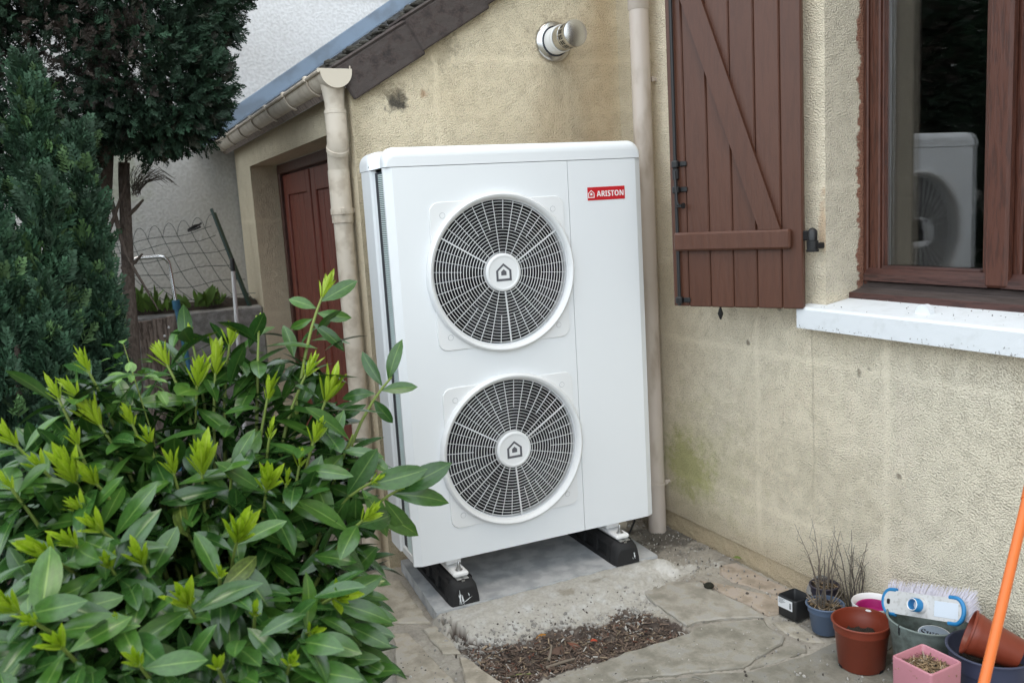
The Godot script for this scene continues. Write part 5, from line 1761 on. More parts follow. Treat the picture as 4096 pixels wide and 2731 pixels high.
func back_yard() -> void:
	# low retaining wall, bed and weeds
	var lw := thing("retaining_wall", "low grey concrete wall holding a weedy bed against the neighbour's wall", "wall")
	var s := st()
	box(s, Vector3(-4.5, -0.1, -2.6), Vector3(-1.232, 0.925, -2.45), 0.01)
	obj("wall_face", s, M.low_wall, lw)
	s = st()
	s.set_smooth_group(1)
	for i in 60:
		for k in 8:
			var q := []
			for u in [[i, k + 1], [i + 1, k + 1], [i + 1, k], [i, k]]:
				var v := Vector2(-4.4 + 3.16 * u[0] / 60.0, -2.995 + 0.51 * u[1] / 8.0)
				q.append(Vector3(v.x, 0.935 + 0.03 * nz.get_noise_2d(v.x * 6.0, v.y * 6.0) + (0.02 if u[1] > 1 and u[1] < 7 else -0.02), v.y))
			quad(s, q[0], q[1], q[2], q[3])
	obj("bed_soil", s, M.soil, lw)
	# leafy weeds along the top
	var leaf := leaf_mesh(0.3, 0.25, 0.2)
	var spots := [[-1.93, 0.2], [-1.87, 0.14], [-1.81, 0.1], [-1.74, 0.09], [-1.66, 0.12], [-1.59, 0.16], [-1.52, 0.12], [-2.05, 0.18]]
	for i in spots.size():
		var wd := thing("weed", "green weed growing on the low wall, number of leaves like its neighbours", "weed", Vector3(spots[i][0], 0.95, -2.53 + 0.03 * (i % 3)), 0.0, "weeds on the low wall")
		tag(wd, ["tall leafy weed behind the hand truck's left leg on the low wall", "broad-leaved weed inside the hand truck handle, beside the tallest weed", "low green weed in the middle of the hand truck handle", "small weed beside the right leg of the hand truck", "little weed just right of the hand truck on the low wall", "upright leafy weed midway between hand truck and green post", "last weed on the low wall before the bare soil at the green post", "weed behind the thin tree trunk on the low wall"][i], "weed", "weeds on the low wall")
		var where := []
		var cols := []
		for k in 16:
			var a := rng.randf() * TAU
			var L: float = spots[i][1] * rng.randf_range(0.5, 1.0)
			where.append(along(Vector3(cos(a), 0.02, sin(a)) * 0.03, Vector3(cos(a) * 0.6, 1.0, sin(a) * 0.6), rng.randf() * 6.0) * Transform3D(Basis(Vector3.BACK, PI / 2).scaled(Vector3.ONE * L), Vector3.ZERO))
			var b := rng.randf_range(0.6, 1.4)
			cols.append(Color(0.09 * b, 0.17 * b, 0.025 * b))
		multi("leaves", leaf, M.leaf_tint, where, cols, wd)
	# wire fence, leaning
	var f := thing("wire_fence", "sagging green garden wire fence with arched top on the low wall", "fence")
	var P := func(u: float, v: float) -> Vector3:
		# u 0..1 from the left end to the post, v 0..1 from the bed to the top
		var x := lerpf(-2.75, -1.40, u)
		var top := lerpf(1.38, 1.5, u * u)
		return Vector3(x - 0.07 * v + 0.035 * sin(v * 4.0 + u * 5.0) * (1.0 - v) * 1.6 + 0.24 * (1.0 - v) * (1.0 - v), lerpf(0.95, top, v), -2.58 - 0.16 * v + 0.03 * sin(u * 9.0 + v * 3.0))
	for k in 15:
		s = st()
		var pts := []
		for q in 9:
			pts.append(P.call((k + 0.5) / 15.0, q / 8.0 * 0.93))
		tube(s, pts, [0.0022], 5)
		obj("upright_wire", s, M.green_wire, f)
		s = st()
		var a: Vector3 = P.call((k + 0.5) / 15.0, 0.9)
		var b: Vector3 = P.call((k + 1.5) / 15.0, 0.9)
		var arc := []
		for q in 9:
			var t := q / 8.0
			arc.append(a.lerp(b, t) + Vector3(0, 0.085 * sin(t * PI) ** 0.7, 0.0))
		tube(s, arc, [0.0018], 5)
		obj("arch_wire", s, M.green_wire, f)
	for k in 6:
		s = st()
		var pts := []
		for q in 25:
			pts.append(P.call(q / 24.0, [0.08, 0.27, 0.46, 0.64, 0.8, 0.9][k] + 0.02 * sin(q * 0.9 + k)))
		tube(s, pts, [0.0022], 5)
		obj("line_wire", s, M.green_wire, f)
	s = st()
	var pt := Vector3(-1.455, 1.57, -2.64)
	var pb := Vector3(-1.3, 0.92, -2.5)
	xf = along(pb, pt - pb, 0.6)
	box(s, Vector3(-0.018, 0, -0.003), Vector3(0.018, (pt - pb).length() - 0.03, 0.003))
	box(s, Vector3(-0.003, 0, -0.02), Vector3(0.003, (pt - pb).length(), 0.0))
	xf = Transform3D()
	obj("post", s, M.green_post, f)
	s = st()
	tube(s, [Vector3(-1.62, 1.44, -2.66), Vector3(-1.58, 1.465, -2.65), Vector3(-1.55, 1.47, -2.65), Vector3(-1.54, 1.455, -2.65), Vector3(-1.58, 1.44, -2.65), Vector3(-1.62, 1.43, -2.66), Vector3(-1.53, 1.48, -2.65)], [0.007], 6)
	obj("wire_coil", s, M.iron, f)
	# hand truck
	var h := thing("hand_truck", "folding hand truck with bright tube handle and blue legs against the low wall", "hand truck", Vector3(-1.9, 0.0, -2.3))
	var off := Vector3(1.9, 0, 2.3)
	s = st()
	var hp := [Vector3(-2.026, 0.95, -2.4), Vector3(-1.998, 1.2, -2.42)]
	for k in 7:
		var aa := PI - PI / 2 * k / 6.0
		hp.append(Vector3(-1.945 + 0.052 * cos(aa), 1.24 + 0.05 * sin(aa), -2.42))
	for k in 7:
		var aa := PI / 2 - PI / 2 * k / 6.0
		hp.append(Vector3(-1.83 + 0.055 * cos(aa), 1.237 + 0.053 * sin(aa), -2.42))
	hp.append(Vector3(-1.77, 1.17, -2.42))
	hp.append(Vector3(-1.762, 0.95, -2.4))
	var hq := []
	for q in hp:
		hq.append(q + off)
	tube(s, hq, [0.0125], 12)
	obj("handle", s, M.chrome, h)
	for k in 2:
		var top: Vector3 = [Vector3(-2.026, 0.96, -2.4), Vector3(-1.762, 0.97, -2.4)][k]
		var bot: Vector3 = [Vector3(-2.1, 0.12, -2.28), Vector3(-1.7, 0.12, -2.28)][k]
		s = st()
		tube(s, [top + off, bot + off], [0.016], 12)
		obj("leg", s, M.blue_paint, h)
		s = st()
		tube(s, [top + off + Vector3(0, -0.01, 0), top + off + Vector3(0, 0.045, 0)], [0.024], 14)
		obj("clamp", s, M.white_plain if k == 0 else M.blue_paint, h)
		s = st()
		xf = Transform3D(Basis(Vector3.BACK, PI / 2), bot + off + Vector3(0.05 if k == 0 else -0.02, -0.02, 0))
		lathe(s, [Vector2(0, 0), Vector2(0.09, 0), Vector2(0.1, 0.01), Vector2(0.1, 0.03), Vector2(0.09, 0.04), Vector2(0, 0.04)], 28)
		xf = Transform3D()
		obj("wheel", s, M.iron, h)
	s = st()
	box(s, Vector3(-2.1, 0.02, -2.28) + off, Vector3(-1.7, 0.03, -2.05) + off, 0.003)
	obj("toe_plate", s, M.blue_paint, h)
	# weathered board
	var bd := thing("old_board", "weathered grey-brown wooden board leaning on the low wall behind the hand truck", "board", Vector3(-1.87, 0.0, -2.41))
	for k in 3:
		s = st()
		box(s, Vector3(-0.125 + 0.083 * k, 0.0, -0.02), Vector3(-0.125 + 0.083 * (k + 1) - 0.002, 0.905 + 0.006 * k, 0.0), 0.004)
		obj("plank", s, M.old_board, bd)
	for q in [[0.05, 0.85], [0.02, 0.8], [0.03, 0.72]]:
		s = st()
		xf = Transform3D(Basis(Vector3.RIGHT, PI / 2), Vector3(q[0], q[1], 0.001))
		lathe(s, [Vector2(0.008, 0), Vector2(0.006, 0.003), Vector2(0, 0.004)], 10)
		xf = Transform3D()
		obj("nail", s, M.white_plain, bd)
	# white pole
	var wp := thing("white_pole", "thin white pole with a dark rubber tip leaning by the shed corner", "pole", Vector3(-1.47, 0.0, -2.18))
	s = st()
	tube(s, [Vector3(0, 0, 0.0), Vector3(0.04, 1.19, -0.02)], [0.0125], 12)
	obj("shaft", s, M.white_plain, wp)
	s = st()
	tube(s, [Vector3(0.0395, 1.175, -0.02), Vector3(0.042, 1.25, -0.021), Vector3(0.042, 1.255, -0.021)], [0.0145, 0.0145, 0.008], 12)
	obj("rubber_tip", s, M.iron, wp)

# One leaf: from the stalk along +x, its upper side up, length 1.
func leaf_mesh(width: float, droop: float, fold: float, twist := 0.0, nu := 7) -> ArrayMesh:
	var s := SurfaceTool.new()
	s.begin(Mesh.PRIMITIVE_TRIANGLES)
	s.set_smooth_group(1)
	var P := func(i: int, j: int) -> Vector3:
		var t := i / float(nu)
		var v := (j - 2) / 2.0
		var body := clampf((t - 0.06) / 0.94, 0.0, 1.0)
		var w := width * 0.5 * pow(sin(PI * pow(body, 1.02)), 0.66) + (0.012 if t < 0.1 else 0.0)
		if i == nu:
			w = 0.0
		var y := -droop * t * t + absf(v) * w * fold - 0.25 * fold * w * v * v
		var q := Vector3(t - 0.25 * droop * droop * t, y, v * w)
		return q.rotated(Vector3.RIGHT, twist * t)
	for i in nu:
		for j in 4:
			var q := [[i, j], [i, j + 1], [i + 1, j + 1], [i + 1, j]]
			for k in [0, 1, 2, 0, 2, 3]:
				s.set_uv(Vector2(q[k][0] / float(nu), q[k][1] / 4.0))
				s.add_vertex(P.call(q[k][0], q[k][1]))
	s.generate_normals()
	return s.commit()

func leaf_texture(base: Color, rib: Color, dark: float) -> ImageTexture:
	var f := func(x: int, y: int) -> Color:
		var u := x / 127.0
		var v := absf(y / 31.0 - 0.5) * 2.0
		var c := base
		c = c.lerp(base * dark, clampf(0.5 + nz.get_noise_2d(u * 6.0, v * 3.0 + base.g * 50.0), 0, 1))
		var side := absf(fposmod(u * 9.0 - v * 1.1, 1.0) - 0.5)
		c = c.lerp(rib, 0.12 * (1.0 - smoothstep(0.0, 0.1, side)))
		c = c.lerp(rib, 0.95 * (1.0 - smoothstep(0.02, 0.075, v)))
		return c
	return tex(128, 32, f)

func leaf_material(t: Texture2D, rough: float, back: Color) -> StandardMaterial3D:
	var m := mat(Color.WHITE, rough)
	m.albedo_texture = t
	m.metallic_specular = 0.4
	m.clearcoat_enabled = true
	m.clearcoat = 0.35
	m.clearcoat_roughness = 0.22
	m.backlight_enabled = true
	m.backlight = back
	return m

func plants() -> void:
	M.leaf_tint = mat(Color.WHITE, 0.55)
	M.leaf_tint.vertex_color_use_as_albedo = true
	M.leaf_tint.backlight_enabled = true
	M.leaf_tint.backlight = Color(0.25, 0.35, 0.1)
	M.needle = mat(Color.WHITE, 0.75)
	M.needle.vertex_color_use_as_albedo = true
	M.needle.backlight_enabled = true
	M.needle.backlight = Color(0.12, 0.16, 0.1)
	var back := Color(0.12, 0.18, 0.03)
	M.leaves = [
		leaf_material(leaf_texture(Color(0.041, 0.112, 0.018), Color(0.13, 0.22, 0.05), 0.72), 0.29, back),
		leaf_material(leaf_texture(Color(0.03, 0.088, 0.018), Color(0.1, 0.18, 0.045), 0.75), 0.26, back),
		leaf_material(leaf_texture(Color(0.056, 0.142, 0.02), Color(0.16, 0.26, 0.055), 0.75), 0.32, back),
	]
	M.old_leaf = leaf_material(leaf_texture(Color(0.1, 0.15, 0.025), Color(0.25, 0.3, 0.07), 0.5), 0.45, back)
	M.young = leaf_material(leaf_texture(Color(0.33, 0.46, 0.025), Color(0.45, 0.55, 0.1), 0.75), 0.4, Color(0.5, 0.6, 0.1))
	M.shoot = mat(lin(0.17, 0.23, 0.045), 0.6)

func cypress_sprig(flat: float) -> ArrayMesh:
	var s := st()
	var kite := func(a: Vector3, b: Vector3, w: float, side: Vector3) -> void:
		var m := a.lerp(b, 0.45)
		tri(s, a, m + side * w, b)
		tri(s, a, b, m - side * w)
	kite.call(Vector3.ZERO, Vector3(0, 1, 0), 0.035, Vector3(1, 0, 0))
	for i in 13:
		var t := 0.12 + 0.066 * i
		var sg := 1.0 if i % 2 else -1.0
		var L := 0.42 * (1.0 - t) + 0.12
		var d := Vector3(sg * 0.78, 0.72, flat * sin(i * 2.3)).normalized()
		var a := Vector3(0, t, 0)
		kite.call(a, a + d * L, 0.056, Vector3(-d.y, d.x, 0.5 * sg).normalized())
		if L > 0.2:
			var b := a + d * L * 0.5
			var e := Vector3(sg * 0.25, 0.95, flat * cos(i * 3.1)).normalized()
			kite.call(b, b + e * L * 0.6, 0.052, Vector3(e.y, -e.x, 0.3).normalized())
	return done(s)

func conifers() -> void:
	rng.seed = 11
	var sprig := cypress_sprig(0.45)
	# clipped cypress: round lobes on two thin trunks
	var t := thing("cypress_tree", "clipped dark green cypress with rounded crown and brownish hollow, before the grey wall", "tree", Vector3(-2.2, 0, -1.2))
	var o := Vector3(2.2, 0, 1.2)
	var lobes := [[Vector3(-2.12, 2.33, -0.95), 0.56], [Vector3(-1.83, 2.62, -0.98), 0.44], [Vector3(-1.86, 2.1, -0.85), 0.3], [Vector3(-2.5, 2.2, -0.95), 0.5], [Vector3(-2.3, 2.8, -1.0), 0.55], [Vector3(-1.78, 2.98, -1.05), 0.42], [Vector3(-2.7, 2.65, -1.1), 0.5], [Vector3(-2.05, 3.2, -1.05), 0.5], [Vector3(-2.95, 2.25, -1.05), 0.5], [Vector3(-3.3, 2.7, -1.15), 0.55], [Vector3(-2.95, 1.75, -1.05), 0.42], [Vector3(-3.35, 2.0, -1.15), 0.5], [Vector3(-2.85, 3.1, -1.15), 0.55], [Vector3(-3.2, 1.3, -1.1), 0.45], [Vector3(-2.9, 0.9, -1.05), 0.45], [Vector3(-3.4, 0.7, -1.1), 0.5]]
	var where := []
	var cols := []
	var dead := Vector3(-2.13, 2.23, -0.47)
	while where.size() < 36000:
		var l: Array = lobes[rng.randi() % lobes.size()]
		var d := rv().normalized()
		if d.length() < 0.5:
			continue
		var bump := 1.0 + 0.16 * nz.get_noise_3dv(l[0] * 3.0 + d * 1.9) + 0.07 * nz2.get_noise_3dv(d * 6.0 + l[0])
		var k := 1.0 - 0.45 * pow(rng.randf(), 1.8)
		var p: Vector3 = l[0] + d * l[1] * bump * k
		var inside := false
		for m in lobes:
			if m != l and p.distance_to(m[0]) < m[1] * 0.82:
				inside = true
		if inside and rng.randf() < 0.6:
			continue
		var b := rng.randf_range(0.55, 1.35) * (0.75 + 0.5 * nz.get_noise_3dv(p * 4.0))
		var c := Color(0.023 * b, 0.063 * b, 0.031 * b)
		var near := p.distance_to(dead) + 0.2 * nz.get_noise_3dv(p * 5.0)
		if near < 0.27 and rng.randf() < 0.55:
			c = Color(0.055 * b, 0.042 * b, 0.033 * b)
		elif rng.randf() < 0.12:
			c = Color(0.04 * b, 0.045 * b, 0.028 * b)
		var dir := (d * 0.9 + Vector3.UP * 0.25 + rv(0.55)).normalized()
		where.append(along(p + o, dir, rng.randf() * TAU).scaled_local(Vector3.ONE * rng.randf_range(0.05, 0.088)))
		cols.append(c)
	multi("crown", sprig, M.needle, where, cols, t)
	var s := st()
	tube(s, [Vector3(-2.12, -0.05, -1.14), Vector3(-2.085, 0.7, -1.14), Vector3(-2.06, 1.2, -1.18), Vector3(-2.02, 1.72, -1.21), Vector3(-2.012, 1.78, -1.21)].map(func(q): return q + o), [0.036, 0.032, 0.029, 0.026, 0.026], 14)
	obj("trunk", s, M.bark, t)
	s = st()
	tube(s, [Vector3(-2.34, -0.05, -1.2), Vector3(-2.3, 0.9, -1.2), Vector3(-2.22, 1.3, -1.22), Vector3(-2.125, 1.62, -1.23), Vector3(-2.07, 1.95, -1.15), Vector3(-2.1, 2.4, -1.0)].map(func(q): return q + o), [0.06, 0.052, 0.048, 0.043, 0.038, 0.03], 14)
	obj("trunk", s, M.bark, t)
	for q in [[Vector3(-2.06, 1.5, -1.2), Vector3(-1.99, 1.56, -1.17), Vector3(-1.95, 1.6, -1.15)], [Vector3(-2.08, 1.28, -1.18), Vector3(-2.02, 1.31, -1.15), Vector3(-1.985, 1.345, -1.13)], [Vector3(-2.16, 1.38, -1.15), Vector3(-2.09, 1.52, -1.12), Vector3(-2.02, 1.68, -1.12), Vector3(-2.0, 1.86, -1.1)], [Vector3(-2.09, 1.6, -1.15), Vector3(-2.06, 1.35, -1.1), Vector3(-1.99, 1.18, -1.05), Vector3(-1.95, 1.08, -1.03)]]:
		s = st()
		tube(s, q.map(func(x): return x + o), [0.012, 0.009, 0.005, 0.003], 7)
		obj("branch", s, M.bark, t)
	where = []
	cols = []
	for i in 46:
		s = st()
		var a := Vector3(-1.985, 1.64, -1.15) + rv(0.025)
		var d := Vector3(rng.randf_range(-0.3, 1.2), rng.randf_range(0.3, 1.3), rng.randf_range(-0.4, 0.5)).normalized()
		var pts := [a + o, a + o + d * 0.07, a + o + d * 0.13 + Vector3(0.03, -0.01, 0), a + o + d * 0.15 + Vector3(0.06, -0.06, 0)]
		tube(s, pts, [0.0016, 0.0013, 0.001, 0.0006], 4)
		obj("dry_twig", s, M.twig_dark, t)

	# bushy blue-green conifer in front, in upright plumes
	var j := thing("conifer_shrub", "bushy blue-green conifer with upright plumes at the left edge before the cypress", "conifer", Vector3(-2.4, 0, 0.4))
	o = Vector3(2.4, 0, -0.4)
	var plumes := [
		[Vector3(-2.275, 1.97, 0.26), Vector3(-2.36, 0.55, 0.3), 0.17], [Vector3(-2.158, 1.76, 0.3), Vector3(-2.27, 0.6, 0.38), 0.15],
		[Vector3(-2.46, 1.83, 0.33), Vector3(-2.55, 0.4, 0.38), 0.19], [Vector3(-2.17, 1.5, 0.36), Vector3(-2.26, 0.5, 0.42), 0.13],
		[Vector3(-2.27, 1.6, 0.5), Vector3(-2.38, 0.4, 0.52), 0.17], [Vector3(-2.4, 1.45, 0.62), Vector3(-2.5, 0.3, 0.6), 0.17],
		[Vector3(-2.14, 1.27, 0.42), Vector3(-2.28, 0.4, 0.48), 0.12], [Vector3(-2.3, 1.3, 0.62), Vector3(-2.36, 0.3, 0.6), 0.15],
		[Vector3(-2.75, 1.7, 0.2), Vector3(-2.8, 0.3, 0.2), 0.26], [Vector3(-2.8, 1.8, -0.2), Vector3(-2.85, 0.3, -0.1), 0.24], [Vector3(-3.0, 1.9, 0.3), Vector3(-3.05, 0.3, 0.3), 0.28],
	]
	where = []
	cols = []
	for q in plumes:
		var n := int(3600.0 * q[2] * (q[0].y - q[1].y))
		for i in n:
			var h := pow(rng.randf(), 0.85)
			var axis: Vector3 = q[1].lerp(q[0], h)
			var r: float = q[2] * pow(1.0 - h, 0.75) * (0.55 + 0.9 * minf(h * 3.0, 1.0) * 0.5)
			var a := rng.randf() * TAU
			var out := Vector3(cos(a), 0, sin(a))
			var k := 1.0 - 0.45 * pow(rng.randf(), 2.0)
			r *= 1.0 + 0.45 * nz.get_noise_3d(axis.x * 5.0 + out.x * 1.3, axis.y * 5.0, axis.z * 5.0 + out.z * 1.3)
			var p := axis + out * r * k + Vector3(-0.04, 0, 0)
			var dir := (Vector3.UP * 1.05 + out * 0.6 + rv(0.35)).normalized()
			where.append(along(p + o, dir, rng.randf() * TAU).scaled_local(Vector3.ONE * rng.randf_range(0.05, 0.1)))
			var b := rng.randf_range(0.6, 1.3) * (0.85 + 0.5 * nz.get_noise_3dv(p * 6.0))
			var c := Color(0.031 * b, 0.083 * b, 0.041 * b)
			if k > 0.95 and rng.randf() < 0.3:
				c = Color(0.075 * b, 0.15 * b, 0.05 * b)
			cols.append(c)
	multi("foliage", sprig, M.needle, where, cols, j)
	s = st()
	for q in plumes:
		tube(s, [Vector3(q[1].x, -0.05, q[1].z) + o, q[1] + o, q[0].lerp(q[1], 0.25) + o], [0.03, 0.02, 0.008], 7)
	obj("stems", s, M.bark, j)

const SPECIAL := {0: [25, 155, -20, 200, -45, 230], 1: [70, 115, 10, 175, -55, 215], 31: [38, -8, -60, -105, 150, -30], 30: [10, -50, -90, -130, 60], 38: [15, -15, -55, -90, -130]}

func laurel() -> void:
	rng.seed = 29
	var t := thing("laurel_bush", "large glossy green laurel bush with bright yellow-green new shoots", "shrub", Vector3(-2.03, 0, 1.22))
	var o := -t.position
	var shapes := [leaf_mesh(0.35, 0.14, 0.32), leaf_mesh(0.37, 0.26, 0.22, 0.25), leaf_mesh(0.33, 0.36, 0.35, -0.2), leaf_mesh(0.39, 0.08, 0.18, 0.1), leaf_mesh(0.31, 0.2, 0.42, -0.35)]
	var young := leaf_mesh(0.23, -0.12, 0.8, 0.2, 5)
	var tips := [-1.655, 1.25, 1.04, -1.52, 1.03, 1.18, -1.71, 1.00, 1.21, -1.74, 1.06, 1.14, -1.85, 1.02, 1.18, -1.96, 1.09, 1.10, -2.01, 1.07, 1.13, -2.07, 1.12, 1.07, -2.25, 1.13, 1.07, -2.32, 1.08, 1.12, -2.28, 1.08, 1.13, -2.24, 1.02, 1.20, -2.29, 0.99, 1.24, -2.41, 1.01, 1.24, -2.42, 0.94, 1.35, -2.36, 0.96, 1.31, -2.30, 0.93, 1.34, -2.26, 0.92, 1.35, -2.29, 0.88, 1.41, -2.26, 0.85, 1.47, -2.35, 0.83, 1.53, -2.31, 0.84, 1.50, -2.25, 0.80, 1.56, -2.19, 0.79, 1.55, -2.10, 0.91, 1.33, -2.04, 0.90, 1.34, -1.98, 0.88, 1.36, -1.91, 0.85, 1.40, -1.77, 0.92, 1.30, -1.82, 0.88, 1.35, -1.66, 0.82, 1.4, -1.59, 0.79, 1.4, -1.71, 0.76, 1.48, -2.00, 0.78, 1.51, -2.05, 0.74, 1.59, -2.12, 0.72, 1.65, -2.41, 0.79, 1.66, -2.38, 0.77, 1.69, -1.83, 0.66, 1.64, -1.9, 0.63, 1.71, -1.96, 0.62, 1.80, -1.83, 1.17, 1.02, -1.91, 1.15, 1.04, -2.00, 1.17, 1.02, -2.14, 0.97, 1.26, -2.17, 1.01, 1.20, -1.67, 0.92, 1.30, -1.87, 0.94, 1.27, -1.86, 0.85, 1.38, -2.24, 0.73, 1.69, -2.34, 0.74, 1.75, -2.22, 0.69, 1.79, -2.09, 0.65, 1.80, -2.00, 0.68, 1.68]
	# how big the bunch of new leaves is on each tip (0 none)
	var size := [1.0, 0.0, 1.3, 0.9, 0.9, 1.2, 1.2, 0.9, 0.8, 0.8, 0.8, 1.2, 0.7, 0.9, 0.6, 0.8, 1.3, 1.0, 0.8, 0.9, 1.3, 0.9, 0.8, 1.0, 0.9, 1.4, 0.5, 1.2, 0.9, 0.6, 0.5, 0.4, 0.9, 1.4, 0.6, 1.1, 1.2, 0.7, 1.3, 0.7, 0.7, 0.6, 0.8, 0.5, 0.7, 0.7, 0.0, 0.6, 0.5, 0.5, 0.9, 0.7, 0.6, 0.6]
	var leaves := 0
	var fill := []
	var n := tips.size() / 3
	for i in n:
		var tip := Vector3(tips[i * 3], tips[i * 3 + 1], tips[i * 3 + 2])
		var out := Vector3(tip.x + 2.03, 0, tip.z - 1.1)
		var lean := 1.35 if i in [30, 31, 38, 39] else 0.65
		var d := (Vector3.UP + out.normalized() * lean * clampf(out.length() / 0.4, 0.2, 1.4) + rv(0.22)).normalized()
		var root := Vector3(-2.03, 0.25, 1.22) + Vector3(out.x, 0, out.z) * 0.35
		var low := tip - d * 0.26
		var s := st()
		var pts := []
		for k in 9:
			var u := k / 8.0
			pts.append(tip.lerp(low, u).lerp(low.lerp(root, u), u * u) + o)
		tube(s, pts, [0.0032, 0.0036, 0.004, 0.0045, 0.005, 0.006, 0.007, 0.008, 0.009], 6)
		obj("stem", s, M.shoot, t)
		# new leaves: an upright bunch
		if size[i] > 0.0:
			s = SurfaceTool.new()
			s.begin(Mesh.PRIMITIVE_TRIANGLES)
			var m := 6 + int(size[i] * 6.0)
			for k in m:
				var a := k * 2.4 + rng.randf() * 0.4
				var open := 0.1 + 0.55 * (1.0 - k / float(m)) + rng.randf() * 0.2
				var f := along(tip + o + d * (0.03 * k / m - 0.012), d, a)
				var L: float = size[i] * rng.randf_range(0.042, 0.076)
				var lx := (f.basis.y + f.basis.x * open).normalized()
				var lz := f.basis.z
				s.append_from(young, 0, Transform3D(Basis(lx, lz.cross(lx).normalized(), lz).scaled_local(Vector3.ONE * L), f.origin))
			var ym := s.commit()
			put("new_shoot", ym, M.young, t)
		# full-grown leaves in a loose whorl below the tip
		var m2 := 6 if i % 3 else 5
		if leaves + m2 > 296:
			m2 = 0
		for k in m2:
			var a := k * 2.4 + i * 1.7 + rng.randf() * 0.5
			var down := 0.012 + 0.016 * k + rng.randf() * 0.01
			var f := along(tip + o - d * down, d, a)
			var el := 0.42 - 0.21 * k + rng.randf_range(-0.22, 0.22)
			var lx := (f.basis.x * cos(el) + f.basis.y * sin(el)).normalized()
			var lz := (f.basis.z + f.basis.y * rng.randf_range(-0.4, 0.4)).normalized()
			var ly := lz.cross(lx).normalized()
			lz = lx.cross(ly)
			if SPECIAL.has(i):
				# sprays that stand clear of the bush, their leaves turned to the open side
				var turn: float = deg_to_rad(SPECIAL[i][k % SPECIAL[i].size()] + rng.randf_range(-8, 8))
				lx = (Vector3(0.9, -0.06, 0.43) * cos(turn) + Vector3.UP * sin(turn) + rv(0.12)).normalized()
				ly = Vector3(-0.3, 0.4, 0.9) + rv(0.3)
				ly = (ly - lx * ly.dot(lx)).normalized()
				lz = lx.cross(ly)
			var L := rng.randf_range(0.105, 0.158) * (0.72 if i < 2 else (1.08 if tip.x > -1.75 else 1.0))
			var q := put("leaf", shapes[rng.randi() % 5], M.leaves[rng.randi() % 3] if rng.randf() > 0.02 else M.old_leaf, t)
			q.transform = Transform3D(Basis(lx, ly, lz).scaled_local(Vector3.ONE * L), f.origin + lx * 0.004)
			leaves += 1
	# the rest of the bush, behind and under those shoots
	var where := []
	for i in 3300:
		var k := rng.randi() % n
		var tip := Vector3(tips[k * 3], tips[k * 3 + 1], tips[k * 3 + 2])
		var u := 0.04 + 0.86 * pow(rng.randf(), 1.6)
		var p := tip.lerp(Vector3(-2.03, 0.2, 1.2), u * 0.75) + rv(0.075)
		if rng.randf() < 0.28:
			# outer skirt down to the ground and to the left, outside the shoots
			var a := rng.randf_range(0.1, PI * 1.3)
			p = Vector3(-2.2 + 0.5 * cos(a), rng.randf_range(0.08, 0.72), 1.25 + 0.62 * sin(a)) + rv(0.06)
		p.y -= 0.06
		p.z -= 0.05
		if p.x > lerpf(-1.66, -1.86, clampf((p.z - 1.2) / 0.6, 0, 1)):
			continue
		var out := Vector3(p.x + 2.05, 0.25, p.z - 1.15).normalized()
		var lx := (out + rv(0.75) + Vector3(0, -0.25, 0)).normalized()
		var ly := (Vector3.UP + out * 0.5 + rv(0.4))
		ly = (ly - lx * ly.dot(lx)).normalized()
		where.append(Transform3D(Basis(lx, ly, lx.cross(ly)).scaled_local(Vector3.ONE * rng.randf_range(0.095, 0.135)), p + o))
	for v in 3:
		var part := []
		for i in where.size():
			if i % 3 == v:
				part.append(where[i])
		multi("inner_foliage", shapes[v], M.leaves[1 if v != 1 else 0], part, [], t)
	# a young pale plant growing through it
	var w := thing("weed_sapling", "pale green toothed-leaf sapling growing through the top of the laurel", "sapling", Vector3(-2.11, 0.0, 1.12))
	o = -w.position
	var s := st()
	tube(s, [Vector3(-2.1, 0.3, 1.15) + o, Vector3(-2.125, 0.95, 1.13) + o, Vector3(-2.15, 1.1, 1.12) + o, Vector3(-2.165, 1.19, 1.12) + o], [0.003, 0.0022, 0.0018, 0.001], 6)
	obj("stem", s, M.shoot, w)
	var pale := leaf_mesh(0.5, 0.2, 0.3)
	var pm := leaf_material(leaf_texture(Color(0.13, 0.25, 0.05), Color(0.25, 0.38, 0.1), 0.8), 0.6, Color(0.35, 0.5, 0.12))
	for i in 44:
		var u := rng.randf()
		var p := Vector3(-2.125, 0.98, 1.13).lerp(Vector3(-2.165, 1.19, 1.12), u)
		var a := i * 2.4
		var q := Vector3(cos(a), rng.randf_range(0.0, 0.6), sin(a)).normalized()
		var e := p + q * rng.randf_range(0.015, 0.055)
		var lx := (q + Vector3(0, -0.3, 0) + rv(0.4)).normalized()
		var lz := lx.cross(Vector3.UP + rv(0.3)).normalized()
		var lf := put("leaf", pale, pm, w)
		lf.transform = Transform3D(Basis(lx, lz.cross(lx).normalized(), lz).scaled_local(Vector3.ONE * rng.randf_range(0.028, 0.052)), e + o)

